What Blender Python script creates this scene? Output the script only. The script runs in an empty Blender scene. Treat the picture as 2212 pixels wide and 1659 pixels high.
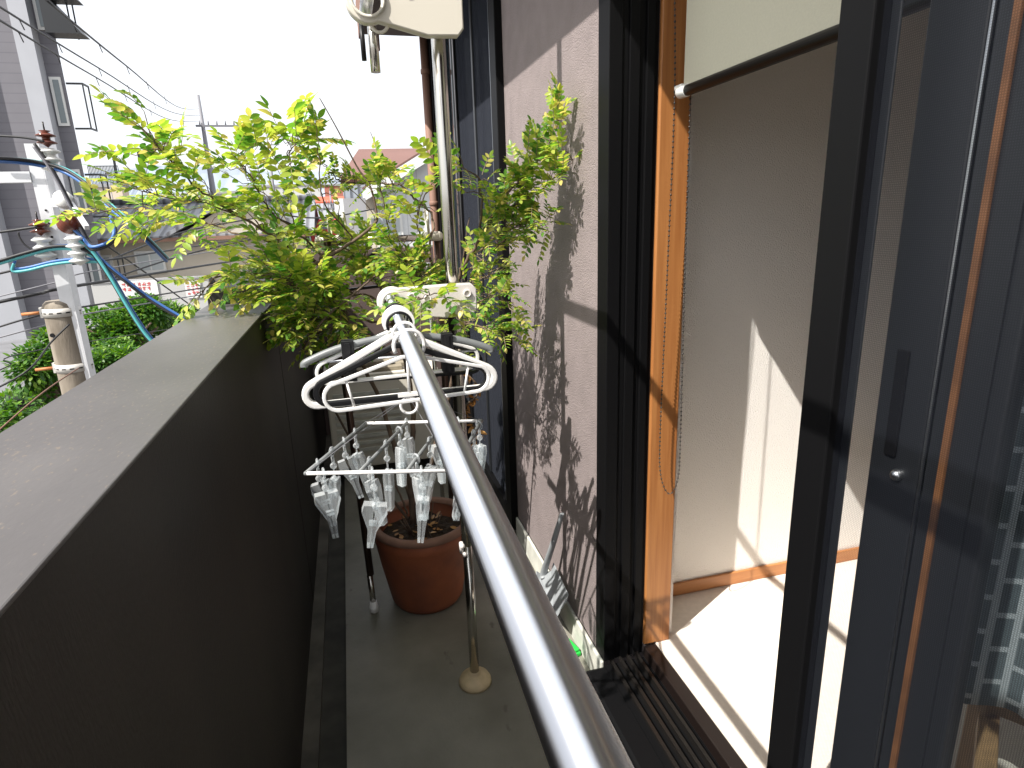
import bpy, math, random
from mathutils import Vector, Matrix, noise
S = bpy.context.scene
COL = S.collection
R_ = math.radians
random.seed(7)

# ------------------------------------------------------------------ camera
# eye at the origin, X towards the house, Y along the balcony, Z up (metres)
F, CX, CY = 1319.0, 1106.0, 829.5
def _n(v): return Vector(v).normalized()
fy = _n((740-CX, 480-CY, F)); dn = _n((1268-CX, 5632-CY, F)); dn = (dn - fy*dn.dot(fy)).normalized()
az = -dn; ax = fy.cross(az)
cam_d = bpy.data.cameras.new('camera'); cam = bpy.data.objects.new('camera', cam_d); COL.objects.link(cam)
rt = Vector((ax[0], fy[0], az[0])); dw = Vector((ax[1], fy[1], az[1])); fw = Vector((ax[2], fy[2], az[2]))
cam.matrix_world = Matrix(((rt.x, -dw.x, -fw.x, 0), (rt.y, -dw.y, -fw.y, 0), (rt.z, -dw.z, -fw.z, 0), (0, 0, 0, 1)))
cam_d.sensor_width = 36; cam_d.lens = F/2212*36; cam_d.clip_start = 0.02; cam_d.clip_end = 6000
S.camera = cam
def ray(u, v): return rt*(u-CX) + dw*(v-CY) + fw*F
def aty(u, v, y): r = ray(u, v); return r*(y/r.y)
def atx(u, v, x): r = ray(u, v); return r*(x/r.x)
def atz(u, v, z): r = ray(u, v); return r*(z/r.z)

# ------------------------------------------------------------------ world and sun
LIGHT = Vector((0.72, 0.40, -1.0)).normalized()      # direction in which the sunlight travels
elev = math.asin(-LIGHT.z); azim = math.atan2(-LIGHT.x, -LIGHT.y)   # azimuth of the sun from +Y towards +X
W = bpy.data.worlds.new('World'); S.world = W; W.use_nodes = True
nt = W.node_tree; nt.nodes.clear()
sky = nt.nodes.new('ShaderNodeTexSky'); sky.sky_type = 'NISHITA'; sky.sun_disc = False
sky.sun_elevation = elev; sky.sun_rotation = azim; sky.air_density = 1.0; sky.dust_density = 6.0; sky.ozone_density = 0.6
bg = nt.nodes.new('ShaderNodeBackground'); bg.inputs[1].default_value = 0.15
mx = nt.nodes.new('ShaderNodeMix'); mx.data_type = 'RGBA'; mx.inputs[0].default_value = 0.8
mx.inputs[7].default_value = (5.4, 5.55, 5.8, 1)
out = nt.nodes.new('ShaderNodeOutputWorld')
nt.links.new(sky.outputs[0], mx.inputs[6]); nt.links.new(mx.outputs[2], bg.inputs[0]); nt.links.new(bg.outputs[0], out.inputs[0])
sd = bpy.data.lights.new('sun', 'SUN'); sd.energy = 5.0; sd.angle = R_(0.5); sd.color = (1, 0.96, 0.9)
so = bpy.data.objects.new('sun', sd); COL.objects.link(so); so.location = (-5, -3, 8)
so.rotation_euler = LIGHT.to_track_quat('-Z', 'Y').to_euler()
S.view_settings.view_transform = 'Standard'; S.view_settings.look = 'None'; S.view_settings.gamma = 1
S.view_settings.exposure = 0.75
S.render.engine = 'CYCLES'
S.cycles.transparent_max_bounces = 24; S.cycles.max_bounces = 9; S.cycles.diffuse_bounces = 5

# ------------------------------------------------------------------ materials
MATS = {}
def mat(name, col=(.5, .5, .5), rough=.5, metal=0.0, spec=.5, noise_amt=0.0, nscale=8.0, bump=0.0, bscale=60.0, col2=None, stretch=None, detail=6, island=0.0):
    if name in MATS: return MATS[name]
    m = bpy.data.materials.new(name); m.use_nodes = True; MATS[name] = m
    t = m.node_tree; p = t.nodes['Principled BSDF']; N = t.nodes.new; L = t.links.new
    p.inputs['Base Color'].default_value = (*col, 1); p.inputs['Roughness'].default_value = rough
    p.inputs['Metallic'].default_value = metal; p.inputs['Specular IOR Level'].default_value = spec
    tc = N('ShaderNodeTexCoord'); mp = N('ShaderNodeMapping'); L(tc.outputs['Object'], mp.inputs[0])
    if stretch: mp.inputs['Scale'].default_value = stretch
    if noise_amt > 0:
        nz = N('ShaderNodeTexNoise'); nz.inputs['Scale'].default_value = nscale; nz.inputs['Detail'].default_value = detail
        L(mp.outputs[0], nz.inputs['Vector'])
        rp = N('ShaderNodeValToRGB'); rp.color_ramp.elements[0].position = .32; rp.color_ramp.elements[1].position = .68
        c2 = col2 or tuple(max(0, c*(1-noise_amt)) for c in col)
        rp.color_ramp.elements[0].color = (*c2, 1); rp.color_ramp.elements[1].color = (*col, 1)
        L(nz.outputs['Fac'], rp.inputs[0]); L(rp.outputs[0], p.inputs['Base Color'])
        m['ramp'] = rp.name
    if bump > 0:
        nb = N('ShaderNodeTexNoise'); nb.inputs['Scale'].default_value = bscale; nb.inputs['Detail'].default_value = 4
        L(mp.outputs[0], nb.inputs['Vector'])
        b = N('ShaderNodeBump'); b.inputs['Strength'].default_value = bump; b.inputs['Distance'].default_value = .004
        L(nb.outputs['Fac'], b.inputs['Height']); L(b.outputs[0], p.inputs['Normal'])
    return m

mat('stucco', (.275, .228, .222), .75, noise_amt=.14, nscale=14, bump=1.0, bscale=300)
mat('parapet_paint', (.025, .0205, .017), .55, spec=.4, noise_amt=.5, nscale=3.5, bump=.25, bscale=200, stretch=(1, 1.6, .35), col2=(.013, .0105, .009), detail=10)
mat('parapet_top_sheen', (.105, .098, .095), .42, spec=.55, noise_amt=.5, nscale=4.5, bump=.10, bscale=120, stretch=(1, .45, 1), col2=(.060, .055, .055), detail=12)  # same paint as the sides, greyer because its sheen is in the colour
mat('end_paint', (.11, .078, .07), .8, noise_amt=.2, nscale=5, bump=.3, bscale=200)
mat('concrete_floor', (.235, .225, .185), .5, noise_amt=.6, nscale=2.6, bump=.3, bscale=90, detail=12, col2=(.10, .095, .07))
mat('edge_grime', (.11, .10, .08), .8, noise_amt=.6, nscale=9)
mat('gutter_grime', (.05, .047, .037), .8, noise_amt=.5, nscale=12)
mat('white_curb', (.62, .62, .55), .7, noise_amt=.25, nscale=16, bump=.3, bscale=120)
mat('black_alu', (.005, .005, .0055), .5, spec=.1)
mat('dark_alu', (.012, .0135, .016), .42, spec=.5)
mat('track_metal', (.03, .027, .025), .25, metal=.6)
mat('alu', (.62, .64, .66), .3, metal=1)
mat('stainless', (.88, .91, .97), .13, metal=1)
def brushed(m, axis, rough=.35):
    # fine circumferential polishing lines: highlights stretch along the tube axis
    t = m.node_tree; p = t.nodes['Principled BSDF']; v = t.nodes.new('ShaderNodeCombineXYZ')
    for k in range(3): v.inputs[k].default_value = axis[k]
    t.links.new(v.outputs[0], p.inputs['Tangent']); p.inputs['Roughness'].default_value = rough; p.inputs['Anisotropic'].default_value = 1.0
brushed(MATS['stainless'], (.02, 1, 0))
mat('stainless_dull', (.60, .58, .53), .17, metal=1)
mat('brown_pipe', (.10, .065, .05), .3, metal=.8)
mat('cream_plastic', (.66, .62, .53), .38)
mat('warm_plastic', (.62, .58, .55), .4)
mat('foot_rubber', (.60, .47, .28), .55, noise_amt=.25, nscale=30)
mat('white_plastic', (.80, .79, .77), .3)
mat('black_plastic', (.008, .008, .009), .42, spec=.3)
mat('grey_plastic', (.17, .18, .18), .4, noise_amt=.2, nscale=20)
mat('dustpan_grey', (.30, .32, .33), .42, noise_amt=.15, nscale=20)
mat('green_plastic', (.02, .48, .06), .35)
mat('terracotta', (.30, .085, .032), .62, noise_amt=.45, nscale=7, col2=(.17, .05, .025), bump=.15, bscale=60)
mat('terracotta_rim', (.26, .14, .095), .75, noise_amt=.3, nscale=14)
mat('soil', (.045, .028, .016), .95, noise_amt=.6, nscale=40, bump=1, bscale=90)
mat('bark', (.16, .11, .075), .85, noise_amt=.55, nscale=25, bump=.6, bscale=120)
mat('bark_pale', (.34, .27, .19), .8, noise_amt=.4, nscale=25)
mat('carpet', (.84, .76, .67), .95, noise_amt=.08, nscale=60, bump=.5, bscale=500)
mat('wallpaper', (.90, .86, .81), .85, bump=.9, bscale=240)
mat('fabric_blind', (.62, .60, .47), .8, noise_amt=.06, nscale=200, bump=.3, bscale=900)
mat('bar_dark', (.006, .0055, .005), .4, spec=.25)
mat('chain_metal', (.05, .045, .04), .3, metal=.5)
mat('asphalt', (.06, .06, .062), .9, noise_amt=.3, nscale=2)
mat('ground', (.17, .165, .155), .9, noise_amt=.4, nscale=.25)
mat('pole_concrete', (.30, .26, .21), .8, noise_amt=.45, nscale=5, col2=(.15, .125, .095), bump=.4, bscale=60, stretch=(3, 3, .6))
mat('galv', (.72, .73, .75), .45, metal=.35, noise_amt=.12, nscale=10)
mat('galv_band', (.62, .60, .56), .5, metal=.3)
mat('porcelain_white', (.72, .73, .70), .18)
mat('porcelain_brown', (.13, .035, .02), .14)
mat('rust_bolt', (.42, .16, .05), .6)
mat('cable_black', (.02, .02, .022), .55)
mat('cable_blue', (.05, .15, .42), .4)
mat('cable_teal', (.09, .40, .42), .4)
mat('cable_grey', (.20, .20, .22), .5)
mat('apt_pilaster', (.36, .37, .40), .8, noise_amt=.06, nscale=1.5)
mat('win_frame_pale', (.62, .62, .60), .5)
mat('house_wall', (.54, .49, .41), .9, noise_amt=.12, nscale=.8)
mat('wall_grey', (.42, .42, .41), .8)
mat('house_white', (.66, .67, .66), .8)
mat('brown_roof', (.17, .09, .075), .7, noise_amt=.15, nscale=1)
mat('fascia_brown', (.22, .12, .085), .7)
mat('red_roof', (.50, .10, .05), .7)
mat('grey_slab', (.33, .33, .34), .8, noise_amt=.2, nscale=1)
mat('porch_slab', (.17, .17, .18), .8, noise_amt=.3, nscale=2)
mat('dark_step', (.012, .008, .007), .35)
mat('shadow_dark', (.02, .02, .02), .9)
mat('red_paint', (.55, .05, .05), .6)
mat('hill_haze', (.27, .31, .37), 1, spec=0)  # blue-grey because the haze of distance is mixed into the colour
mat('wood_light', (.45, .27, .13), .5, noise_amt=.3, nscale=10, stretch=(6, 6, 1))
mat('reflected_wood', (.17, .075, .03), .5, noise_amt=.4, nscale=20)
mat('rug_grey', (.36, .37, .36), .95, noise_amt=.2, nscale=30)
mat('old_timber', (.30, .26, .19), .85, noise_amt=.4, nscale=20)
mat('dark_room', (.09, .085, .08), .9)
mat('room_paint', (.75, .71, .66), .9)

def flecks(m, col, scale, thr):
    t = m.node_tree; p = t.nodes['Principled BSDF']; N = t.nodes.new; L = t.links.new
    src = p.inputs['Base Color'].links[0].from_socket
    tc = N('ShaderNodeTexCoord'); mp = N('ShaderNodeMapping'); mp.inputs['Scale'].default_value = (1, .45, 1); mp.inputs['Rotation'].default_value = (0, 0, .5); L(tc.outputs['Object'], mp.inputs[0])
    a = N('ShaderNodeTexNoise'); a.inputs['Scale'].default_value = scale; a.inputs['Detail'].default_value = 3; L(mp.outputs[0], a.inputs['Vector'])
    b = N('ShaderNodeTexNoise'); b.inputs['Scale'].default_value = 3.0; L(mp.outputs[0], b.inputs['Vector'])
    ad = N('ShaderNodeMath'); ad.operation = 'MULTIPLY_ADD'; ad.inputs[1].default_value = .45; L(b.outputs['Fac'], ad.inputs[0]); L(a.outputs['Fac'], ad.inputs[2])
    r = N('ShaderNodeValToRGB'); r.color_ramp.elements[0].position = thr; r.color_ramp.elements[1].position = thr+.07; L(ad.outputs[0], r.inputs[0])
    x = N('ShaderNodeMix'); x.data_type = 'RGBA'; L(r.outputs[0], x.inputs[0]); L(src, x.inputs[6]); x.inputs[7].default_value = (*col, 1); L(x.outputs[2], p.inputs['Base Color'])
flecks(MATS['parapet_top_sheen'], (.150, .125, .10), 190, .89)
flecks(MATS['concrete_floor'], (.10, .09, .07), 22, .88)
def glass(name, tint=(.8, .85, .85), refl=.08, dark=0.0, darkcol=(.03, .035, .045), rough=.02):
    m = bpy.data.materials.new(name); m.use_nodes = True; MATS[name] = m
    t = m.node_tree; t.nodes.clear(); N = t.nodes.new; L = t.links.new
    o = N('ShaderNodeOutputMaterial'); tr = N('ShaderNodeBsdfTransparent'); tr.inputs[0].default_value = (*tint, 1)
    gl = N('ShaderNodeBsdfGlossy'); gl.inputs['Roughness'].default_value = rough
    lw = N('ShaderNodeLayerWeight'); lw.inputs[0].default_value = .5
    pw_ = N('ShaderNodeMath'); pw_.operation = 'POWER'; pw_.inputs[1].default_value = 5; L(lw.outputs['Facing'], pw_.inputs[0])
    fr = N('ShaderNodeMath'); fr.operation = 'MULTIPLY_ADD'; fr.inputs[1].default_value = .9; fr.inputs[2].default_value = .035; L(pw_.outputs[0], fr.inputs[0])
    df = N('ShaderNodeBsdfDiffuse'); df.inputs[0].default_value = (*darkcol, 1)
    m1 = N('ShaderNodeMixShader'); m1.inputs[0].default_value = dark; L(tr.outputs[0], m1.inputs[1]); L(df.outputs[0], m1.inputs[2])
    m2 = N('ShaderNodeMixShader'); L(fr.outputs[0], m2.inputs[0]); L(m1.outputs[0], m2.inputs[1]); L(gl.outputs[0], m2.inputs[2])
    L(m2.outputs[0], o.inputs[0]); return m
glass('pane', (.90, .915, .915))
glass('pane_dark', (.3, .3, .3), dark=.8, darkcol=(.03, .04, .05))

def window_glass(name, col): return mat(name, col, .12, spec=.7)
window_glass('glass_grey', (.13, .16, .17)); window_glass('glass_pale', (.42, .46, .47))

def screen(name, cover, col):
    # insect screen: a woven grid of threads
    m = bpy.data.materials.new(name); m.use_nodes = True; MATS[name] = m
    t = m.node_tree; t.nodes.clear(); N = t.nodes.new; L = t.links.new
    o = N('ShaderNodeOutputMaterial'); tr = N('ShaderNodeBsdfTransparent'); df = N('ShaderNodeBsdfDiffuse'); df.inputs[0].default_value = (*col, 1)
    tc = N('ShaderNodeTexCoord'); sp = N('ShaderNodeSeparateXYZ'); L(tc.outputs['Object'], sp.inputs[0])
    outs = []
    for ax_ in (1, 2):
        k = N('ShaderNodeMath'); k.operation = 'MULTIPLY'; k.inputs[1].default_value = 2*math.pi/.0028; L(sp.outputs[ax_], k.inputs[0])
        s = N('ShaderNodeMath'); s.operation = 'SINE'; L(k.outputs[0], s.inputs[0]); outs.append(s)
    mxn = N('ShaderNodeMath'); mxn.operation = 'MAXIMUM'; L(outs[0].outputs[0], mxn.inputs[0]); L(outs[1].outputs[0], mxn.inputs[1])
    mr = N('ShaderNodeMapRange'); mr.inputs[1].default_value = -1; mr.inputs[2].default_value = 1
    mr.inputs[3].default_value = max(0, cover-.3); mr.inputs[4].default_value = min(1, cover+.14); L(mxn.outputs[0], mr.inputs[0])
    mxs = N('ShaderNodeMixShader'); L(mr.outputs[0], mxs.inputs[0]); L(tr.outputs[0], mxs.inputs[1]); L(df.outputs[0], mxs.inputs[2]); L(mxs.outputs[0], o.inputs[0])
    return m
screen('insect_mesh', .27, (.016, .018, .024))
screen('insect_mesh_dense', .84, (.030, .033, .042))

def wood(name, a, b, scale=(1, 1, 1)):
    m = bpy.data.materials.new(name); m.use_nodes = True; MATS[name] = m
    t = m.node_tree; p = t.nodes['Principled BSDF']; N = t.nodes.new; L = t.links.new
    tc = N('ShaderNodeTexCoord'); mp = N('ShaderNodeMapping'); mp.inputs['Scale'].default_value = scale; L(tc.outputs['Object'], mp.inputs[0])
    n1 = N('ShaderNodeTexNoise'); n1.inputs['Scale'].default_value = 3; n1.inputs['Detail'].default_value = 8; n1.inputs['Distortion'].default_value = .6
    L(mp.outputs[0], n1.inputs['Vector'])
    r = N('ShaderNodeValToRGB'); e = r.color_ramp.elements; e[0].position = .3; e[0].color = (*b, 1); e[1].position = .7; e[1].color = (*a, 1)
    L(n1.outputs['Fac'], r.inputs[0]); L(r.outputs[0], p.inputs['Base Color']); p.inputs['Roughness'].default_value = .42
    return m
wood('cedar', (.44, .19, .06), (.30, .11, .03), (22, 22, .9))
wood('baseboard_wood', (.50, .22, .08), (.38, .15, .05), (1, 20, 20))

def leafmat(name, cols, trans=.42, rough=.42):
    m = bpy.data.materials.new(name); m.use_nodes = True; MATS[name] = m
    t = m.node_tree; t.nodes.clear(); N = t.nodes.new; L = t.links.new
    o = N('ShaderNodeOutputMaterial'); g = N('ShaderNodeNewGeometry'); r = N('ShaderNodeValToRGB')
    cr = r.color_ramp
    while len(cr.elements) < len(cols): cr.elements.new(.5)
    for e, (ps, c) in zip(cr.elements, cols): e.position = ps; e.color = (*c, 1)
    L(g.outputs['Random Per Island'], r.inputs[0])
    p = N('ShaderNodeBsdfPrincipled'); p.inputs['Roughness'].default_value = rough; p.inputs['Specular IOR Level'].default_value = .4
    tl = N('ShaderNodeBsdfTranslucent'); hs = N('ShaderNodeHueSaturation'); hs.inputs['Saturation'].default_value = 1.1; hs.inputs['Value'].default_value = 1.35
    L(r.outputs[0], hs.inputs['Color']); L(hs.outputs[0], tl.inputs[0]); L(r.outputs[0], p.inputs['Base Color'])
    mm = N('ShaderNodeMixShader'); mm.inputs[0].default_value = trans
    L(p.outputs[0], mm.inputs[1]); L(tl.outputs[0], mm.inputs[2]); L(mm.outputs[0], o.inputs[0]); return m
leafmat('leaf', [(0, (.07, .20, .035)), (.22, (.17, .33, .05)), (.5, (.34, .45, .07)), (.85, (.50, .54, .11)), (.985, (.66, .54, .18))], .5, .34)
leafmat('leaf_tree', [(0, (.025, .085, .012)), (.5, (.06, .16, .018)), (.9, (.13, .25, .025)), (1, (.19, .30, .04))], .35)
leafmat('dead_leaf', [(0, (.30, .14, .04)), (1, (.48, .26, .08))], .2)

def clear_plastic():
    m = bpy.data.materials.new('clear_plastic'); m.use_nodes = True; MATS['clear_plastic'] = m
    t = m.node_tree; t.nodes.clear(); N = t.nodes.new; L = t.links.new
    o = N('ShaderNodeOutputMaterial'); tr = N('ShaderNodeBsdfTransparent'); tr.inputs[0].default_value = (.93, .95, .96, 1)
    p = N('ShaderNodeBsdfPrincipled'); p.inputs['Base Color'].default_value = (.82, .85, .86, 1); p.inputs['Roughness'].default_value = .12; p.inputs['Specular IOR Level'].default_value = .9
    lw = N('ShaderNodeLayerWeight'); lw.inputs[0].default_value = .35
    mr = N('ShaderNodeMapRange'); mr.inputs[3].default_value = .10; mr.inputs[4].default_value = .62; L(lw.outputs['Facing'], mr.inputs[0])
    mm = N('ShaderNodeMixShader'); L(mr.outputs[0], mm.inputs[0]); L(tr.outputs[0], mm.inputs[1]); L(p.outputs[0], mm.inputs[2]); L(mm.outputs[0], o.inputs[0])
clear_plastic()

def stripes(name, a, b, axis, period, duty=.12, rough=.7, bump=.6, wave=False):
    m = bpy.data.materials.new(name); m.use_nodes = True; MATS[name] = m
    t = m.node_tree; p = t.nodes['Principled BSDF']; N = t.nodes.new; L = t.links.new
    tc = N('ShaderNodeTexCoord'); sp = N('ShaderNodeSeparateXYZ'); L(tc.outputs['Object'], sp.inputs[0])
    k = N('ShaderNodeMath'); k.operation = 'DIVIDE'; k.inputs[1].default_value = period; L(sp.outputs[axis], k.inputs[0])
    fr = N('ShaderNodeMath'); fr.operation = 'FRACT'; L(k.outputs[0], fr.inputs[0])
    r = N('ShaderNodeValToRGB'); e = r.color_ramp.elements; e[0].position = duty*.5; e[0].color = (*b, 1); e[1].position = duty; e[1].color = (*a, 1)
    L(fr.outputs[0], r.inputs[0]); nz = N('ShaderNodeTexNoise'); nz.inputs['Scale'].default_value = 1.3; L(tc.outputs['Object'], nz.inputs[0])
    mxx = N('ShaderNodeMix'); mxx.data_type = 'RGBA'; mxx.blend_type = 'MULTIPLY'; mxx.inputs[0].default_value = .25
    L(r.outputs[0], mxx.inputs[6]); L(nz.outputs['Fac'], mxx.inputs[7]); L(mxx.outputs[2], p.inputs['Base Color']); p.inputs['Roughness'].default_value = rough
    return m
stripes('apt_wall', (.17, .165, .185), (.135, .13, .15), 2, .3)
stripes('tile_roof', (.27, .28, .30), (.11, .11, .12), 0, .33, .5, .45)
stripes('white_siding', (.66, .67, .67), (.50, .51, .52), 0, .35, .1)
stripes('louvre', (.30, .33, .37), (.10, .11, .13), 0, .22, .5)
stripes('fence_panel', (.42, .42, .42), (.25, .25, .25), 0, .12, .3)

def curtain_mat():
    m = bpy.data.materials.new('curtain_cloth'); m.use_nodes = True; MATS['curtain_cloth'] = m
    t = m.node_tree; p = t.nodes['Principled BSDF']; N = t.nodes.new; L = t.links.new
    uv = N('ShaderNodeUVMap'); br = N('ShaderNodeTexBrick'); L(uv.outputs[0], br.inputs['Vector'])
    br.inputs['Color1'].default_value = (.15, .18, .20, 1); br.inputs['Color2'].default_value = (.19, .22, .24, 1); br.inputs['Mortar'].default_value = (.62, .65, .69, 1)
    br.inputs['Scale'].default_value = 1; br.inputs['Brick Width'].default_value = .075; br.inputs['Row Height'].default_value = .036; br.inputs['Mortar Size'].default_value = .0065; br.inputs['Mortar Smooth'].default_value = .2
    L(br.outputs[0], p.inputs['Base Color']); p.inputs['Roughness'].default_value = .9
curtain_mat()

# ------------------------------------------------------------------ mesh helpers
class B:
    def __init__(s): s.v = []; s.f = []; s.sm = []; s.uv = None
    def add(s, vs, fs, smooth=False):
        o = len(s.v); s.v += [Vector(p) for p in vs]; s.f += [tuple(o+i for i in q) for q in fs]; s.sm += [smooth]*len(fs)
    def box(s, x0, x1, y0, y1, z0, z1, M=None):
        vs = [Vector((x, y, z)) for z in (z0, z1) for y in (y0, y1) for x in (x0, x1)]
        if M: vs = [M @ p for p in vs]
        s.add(vs, [(0, 2, 3, 1), (4, 5, 7, 6), (0, 1, 5, 4), (1, 3, 7, 5), (3, 2, 6, 7), (2, 0, 4, 6)]); return s
    def quad(s, a, b, c, d): s.add([a, b, c, d], [(0, 1, 2, 3)]); return s
    def tube(s, pts, r, n=10, closed=False, cap=True, sx=1.0):
        pts = [Vector(p) for p in pts]; k = len(pts); rs = r if isinstance(r, (list, tuple)) else [r]*k
        vs = []; up = None
        for i, p in enumerate(pts):
            if closed: d = pts[(i+1) % k]-pts[i-1]
            else: d = pts[min(i+1, k-1)]-pts[max(i-1, 0)]
            d.normalize()
            if up is None:
                up = Vector((0, 0, 1)) if abs(d.z) < .9 else Vector((1, 0, 0))
            a = (up - d*up.dot(d))
            if a.length < 1e-6: a = d.orthogonal()
            a.normalize(); b = d.cross(a); up = a
            for j in range(n):
                t = 2*math.pi*j/n; vs.append(p + (a*math.cos(t)*sx + b*math.sin(t))*rs[i])
        fs = []
        for i in range(k if closed else k-1):
            for j in range(n):
                i2 = (i+1) % k; fs.append((i*n+j, i*n+(j+1) % n, i2*n+(j+1) % n, i2*n+j))
        s.add(vs, fs, True)
        if cap and not closed:
            o = len(s.v)-len(vs); s.f += [tuple(o+j for j in reversed(range(n))), tuple(o+(k-1)*n+j for j in range(n))]; s.sm += [False, False]
        return s
    def lathe(s, prof, c, n=32, M=None, smooth=True):
        c = Vector(c); vs = []
        for r, z in prof:
            for j in range(n):
                t = 2*math.pi*j/n; p = Vector((r*math.cos(t), r*math.sin(t), z))
                if M: p = M @ p
                vs.append(c+p)
        fs = [(i*n+j, i*n+(j+1) % n, (i+1)*n+(j+1) % n, (i+1)*n+j) for i in range(len(prof)-1) for j in range(n)]
        s.add(vs, fs, smooth); return s
    def prism(s, poly, d):
        # polygon (list of points) extruded by vector d
        poly = [Vector(p) for p in poly]; d = Vector(d); k = len(poly)
        vs = poly + [p+d for p in poly]
        fs = [tuple(reversed(range(k))), tuple(range(k, 2*k))] + [(i, (i+1) % k, k+(i+1) % k, k+i) for i in range(k)]
        s.add(vs, fs); return s
    def ball(s, c, r, n=8, m=5, sz=1.0):
        prof = [(r*math.sin(math.pi*i/m), -r*sz*math.cos(math.pi*i/m)) for i in range(m+1)]
        return s.lathe(prof, c, n)
    def build(s, name, material, parent=None, bevel=0.0):
        me = bpy.data.meshes.new(name); off = parent_origin(parent)
        me.from_pydata([tuple(p-off) for p in s.v], [], s.f); me.update()
        for p, sm in zip(me.polygons, s.sm): p.use_smooth = sm
        if s.uv:
            ul = me.uv_layers.new(name='UVMap')
            for lp in me.loops: ul.data[lp.index].uv = s.uv[lp.vertex_index]
        me.materials.append(MATS[material]); o = bpy.data.objects.new(name, me); COL.objects.link(o)
        if parent: o.parent = parent
        if bevel > 0:
            b = o.modifiers.new('bevel', 'BEVEL'); b.width = bevel; b.segments = 2; b.limit_method = 'ANGLE'; b.angle_limit = R_(40)
        return o
def parent_origin(p):
    v = Vector((0, 0, 0))
    while p is not None: v = v + p.location; p = p.parent
    return v
def tag(o, label=None, cat=None, group=None, kind=None):
    if label: o['label'] = label
    if cat: o['category'] = cat
    if group: o['group'] = group
    if kind: o['kind'] = kind
    return o
def thing(name, label, cat, loc=(0, 0, 0), group=None):
    o = bpy.data.objects.new(name, None); COL.objects.link(o); o.location = loc; o.empty_display_size = .1
    return tag(o, label, cat, group)
def dup(root, delta, label=None):
    def cp(o, parent):
        c = o.copy(); COL.objects.link(c); c.parent = parent
        for ch in list(o.children): cp(ch, c)
        return c
    r = cp(root, None); r.location = root.location + Vector(delta)
    if label: r['label'] = label
    return r
def box(name, m, parent, x0, x1, y0, y1, z0, z1, bevel=0.0): return B().box(x0, x1, y0, y1, z0, z1).build(name, m, parent, bevel)
def smooth_path(pts, k=6):
    pts = [Vector(p) for p in pts]; o = []
    for i in range(len(pts)-1):
        p0 = pts[max(i-1, 0)]; p1 = pts[i]; p2 = pts[i+1]; p3 = pts[min(i+2, len(pts)-1)]
        for j in range(k):
            t = j/k; o.append(.5*((2*p1)+(p2-p0)*t+(2*p0-5*p1+4*p2-p3)*t*t+(3*p1-p0-3*p2+p3)*t**3))
    o.append(pts[-1]); return o

# ------------------------------------------------------------------ key dimensions
FL = -1.45      # balcony floor
PX = -0.262     # inner face of the parapet
WX = 0.655      # outer face of the house wall
RF = -1.32      # room floor
GZ = -4.6       # ground
YE = 4.3        # far end of the balcony
YB = -2.2       # near end

# ------------------------------------------------------------------ setting
g = B(); n = 24
xs = [-2500*(1-2*i/n) for i in range(n+1)]
g.add([(x, y, GZ) for y in (-300, 2600) for x in (-2600, 2600)], [(0, 1, 3, 2)])
tag(g.build('ground', 'ground'), kind='structure')
tag(box('balcony_floor', 'concrete_floor', None, -.137, WX, YB, YE, FL-.16, FL), kind='structure')
tag(box('drain_channel', 'gutter_grime', None, PX, -.137, YB, YE, FL-.16, FL-.022), kind='structure')
tag(box('floor_edging', 'edge_grime', None, PX, -.215, YB, YE, FL-.021, FL-.004), kind='structure')

pw = thing('parapet_wall', 'dark brown balcony parapet with smooth flat top, weathered in flecks, sheen painted in', 'parapet wall', (-.36, 1, FL))
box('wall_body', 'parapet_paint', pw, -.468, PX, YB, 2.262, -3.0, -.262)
box('flat_top', 'parapet_top_sheen', pw, -.470, PX+.002, YB, 2.262, -.2615, -.256, .002)
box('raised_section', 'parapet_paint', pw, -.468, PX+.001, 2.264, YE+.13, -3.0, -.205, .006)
ew = thing('end_wall', 'brown end wall closing the far end of the balcony behind the plant', 'wall', (.2, YE, FL))
box('wall_body', 'end_paint', ew, PX+.002, .9, YE, YE+.13, -3.0, -.18, .005)

# house wall
hw = thing('house_wall', 'mauve brown textured stucco wall between the two balcony doorways', 'house wall', (.7, 2, FL))
b = B(); b.box(WX, WX+.16, 1.50, 2.50, FL+.10, 1.30)
b.build('stucco_panel', 'stucco', hw)
box('stucco_bead', 'stucco', hw, WX-.0018, WX+.02, 1.512, 1.542, FL+.11, 1.11, .003)
box('base_curb', 'white_curb', hw, WX-.012, WX-.0005, 1.4955, 2.5015, FL-.05, FL+.098, .004)
box('lintel', 'stucco', hw, WX, WX+.16, YB, 1.50, 1.02, 1.30)
box('lintel', 'stucco', hw, WX, WX+.16, 2.50, YE+.1, 1.119, 1.30)
box('stucco_panel', 'stucco', hw, WX, WX+.16, YB, -.42, FL+.10, 1.02)
# return wall past the far end of the facade
box('end_pillar', 'end_paint', hw, WX-.03, WX+.3, YE+.005, YE+.2, -3.0, 1.115)

ev = thing('roof_eave', 'dark brown eave soffit above the far window with a drain stub', 'eave', (.45, 2, 1.12))
box('soffit', 'end_paint', ev, .235, WX+.1, YB, YE+.02, 1.121, 1.16)
box('fascia', 'fascia_brown', ev, .21, .234, YB, YE+.04, 1.10, 1.30)
box('drain_stub', 'fascia_brown', ev, .295, .33, YE-.06, YE-.02, 1.02, 1.12)
# upper storey of the house
us = thing('upper_storey', 'mauve upper storey of the house above the eave', 'house', (1.5, 1, 1.3))
box('wall', 'stucco', us, WX+.02, 5.4, YB, YE+.2, 1.301, 4.2)
box('side_wall', 'stucco', us, WX+.32, 5.4, YE+.01, YE+.2, GZ, 1.30)
box('lower_wall', 'stucco', us, -.44, 5.4, YB, YE, GZ, FL-.17)

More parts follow.
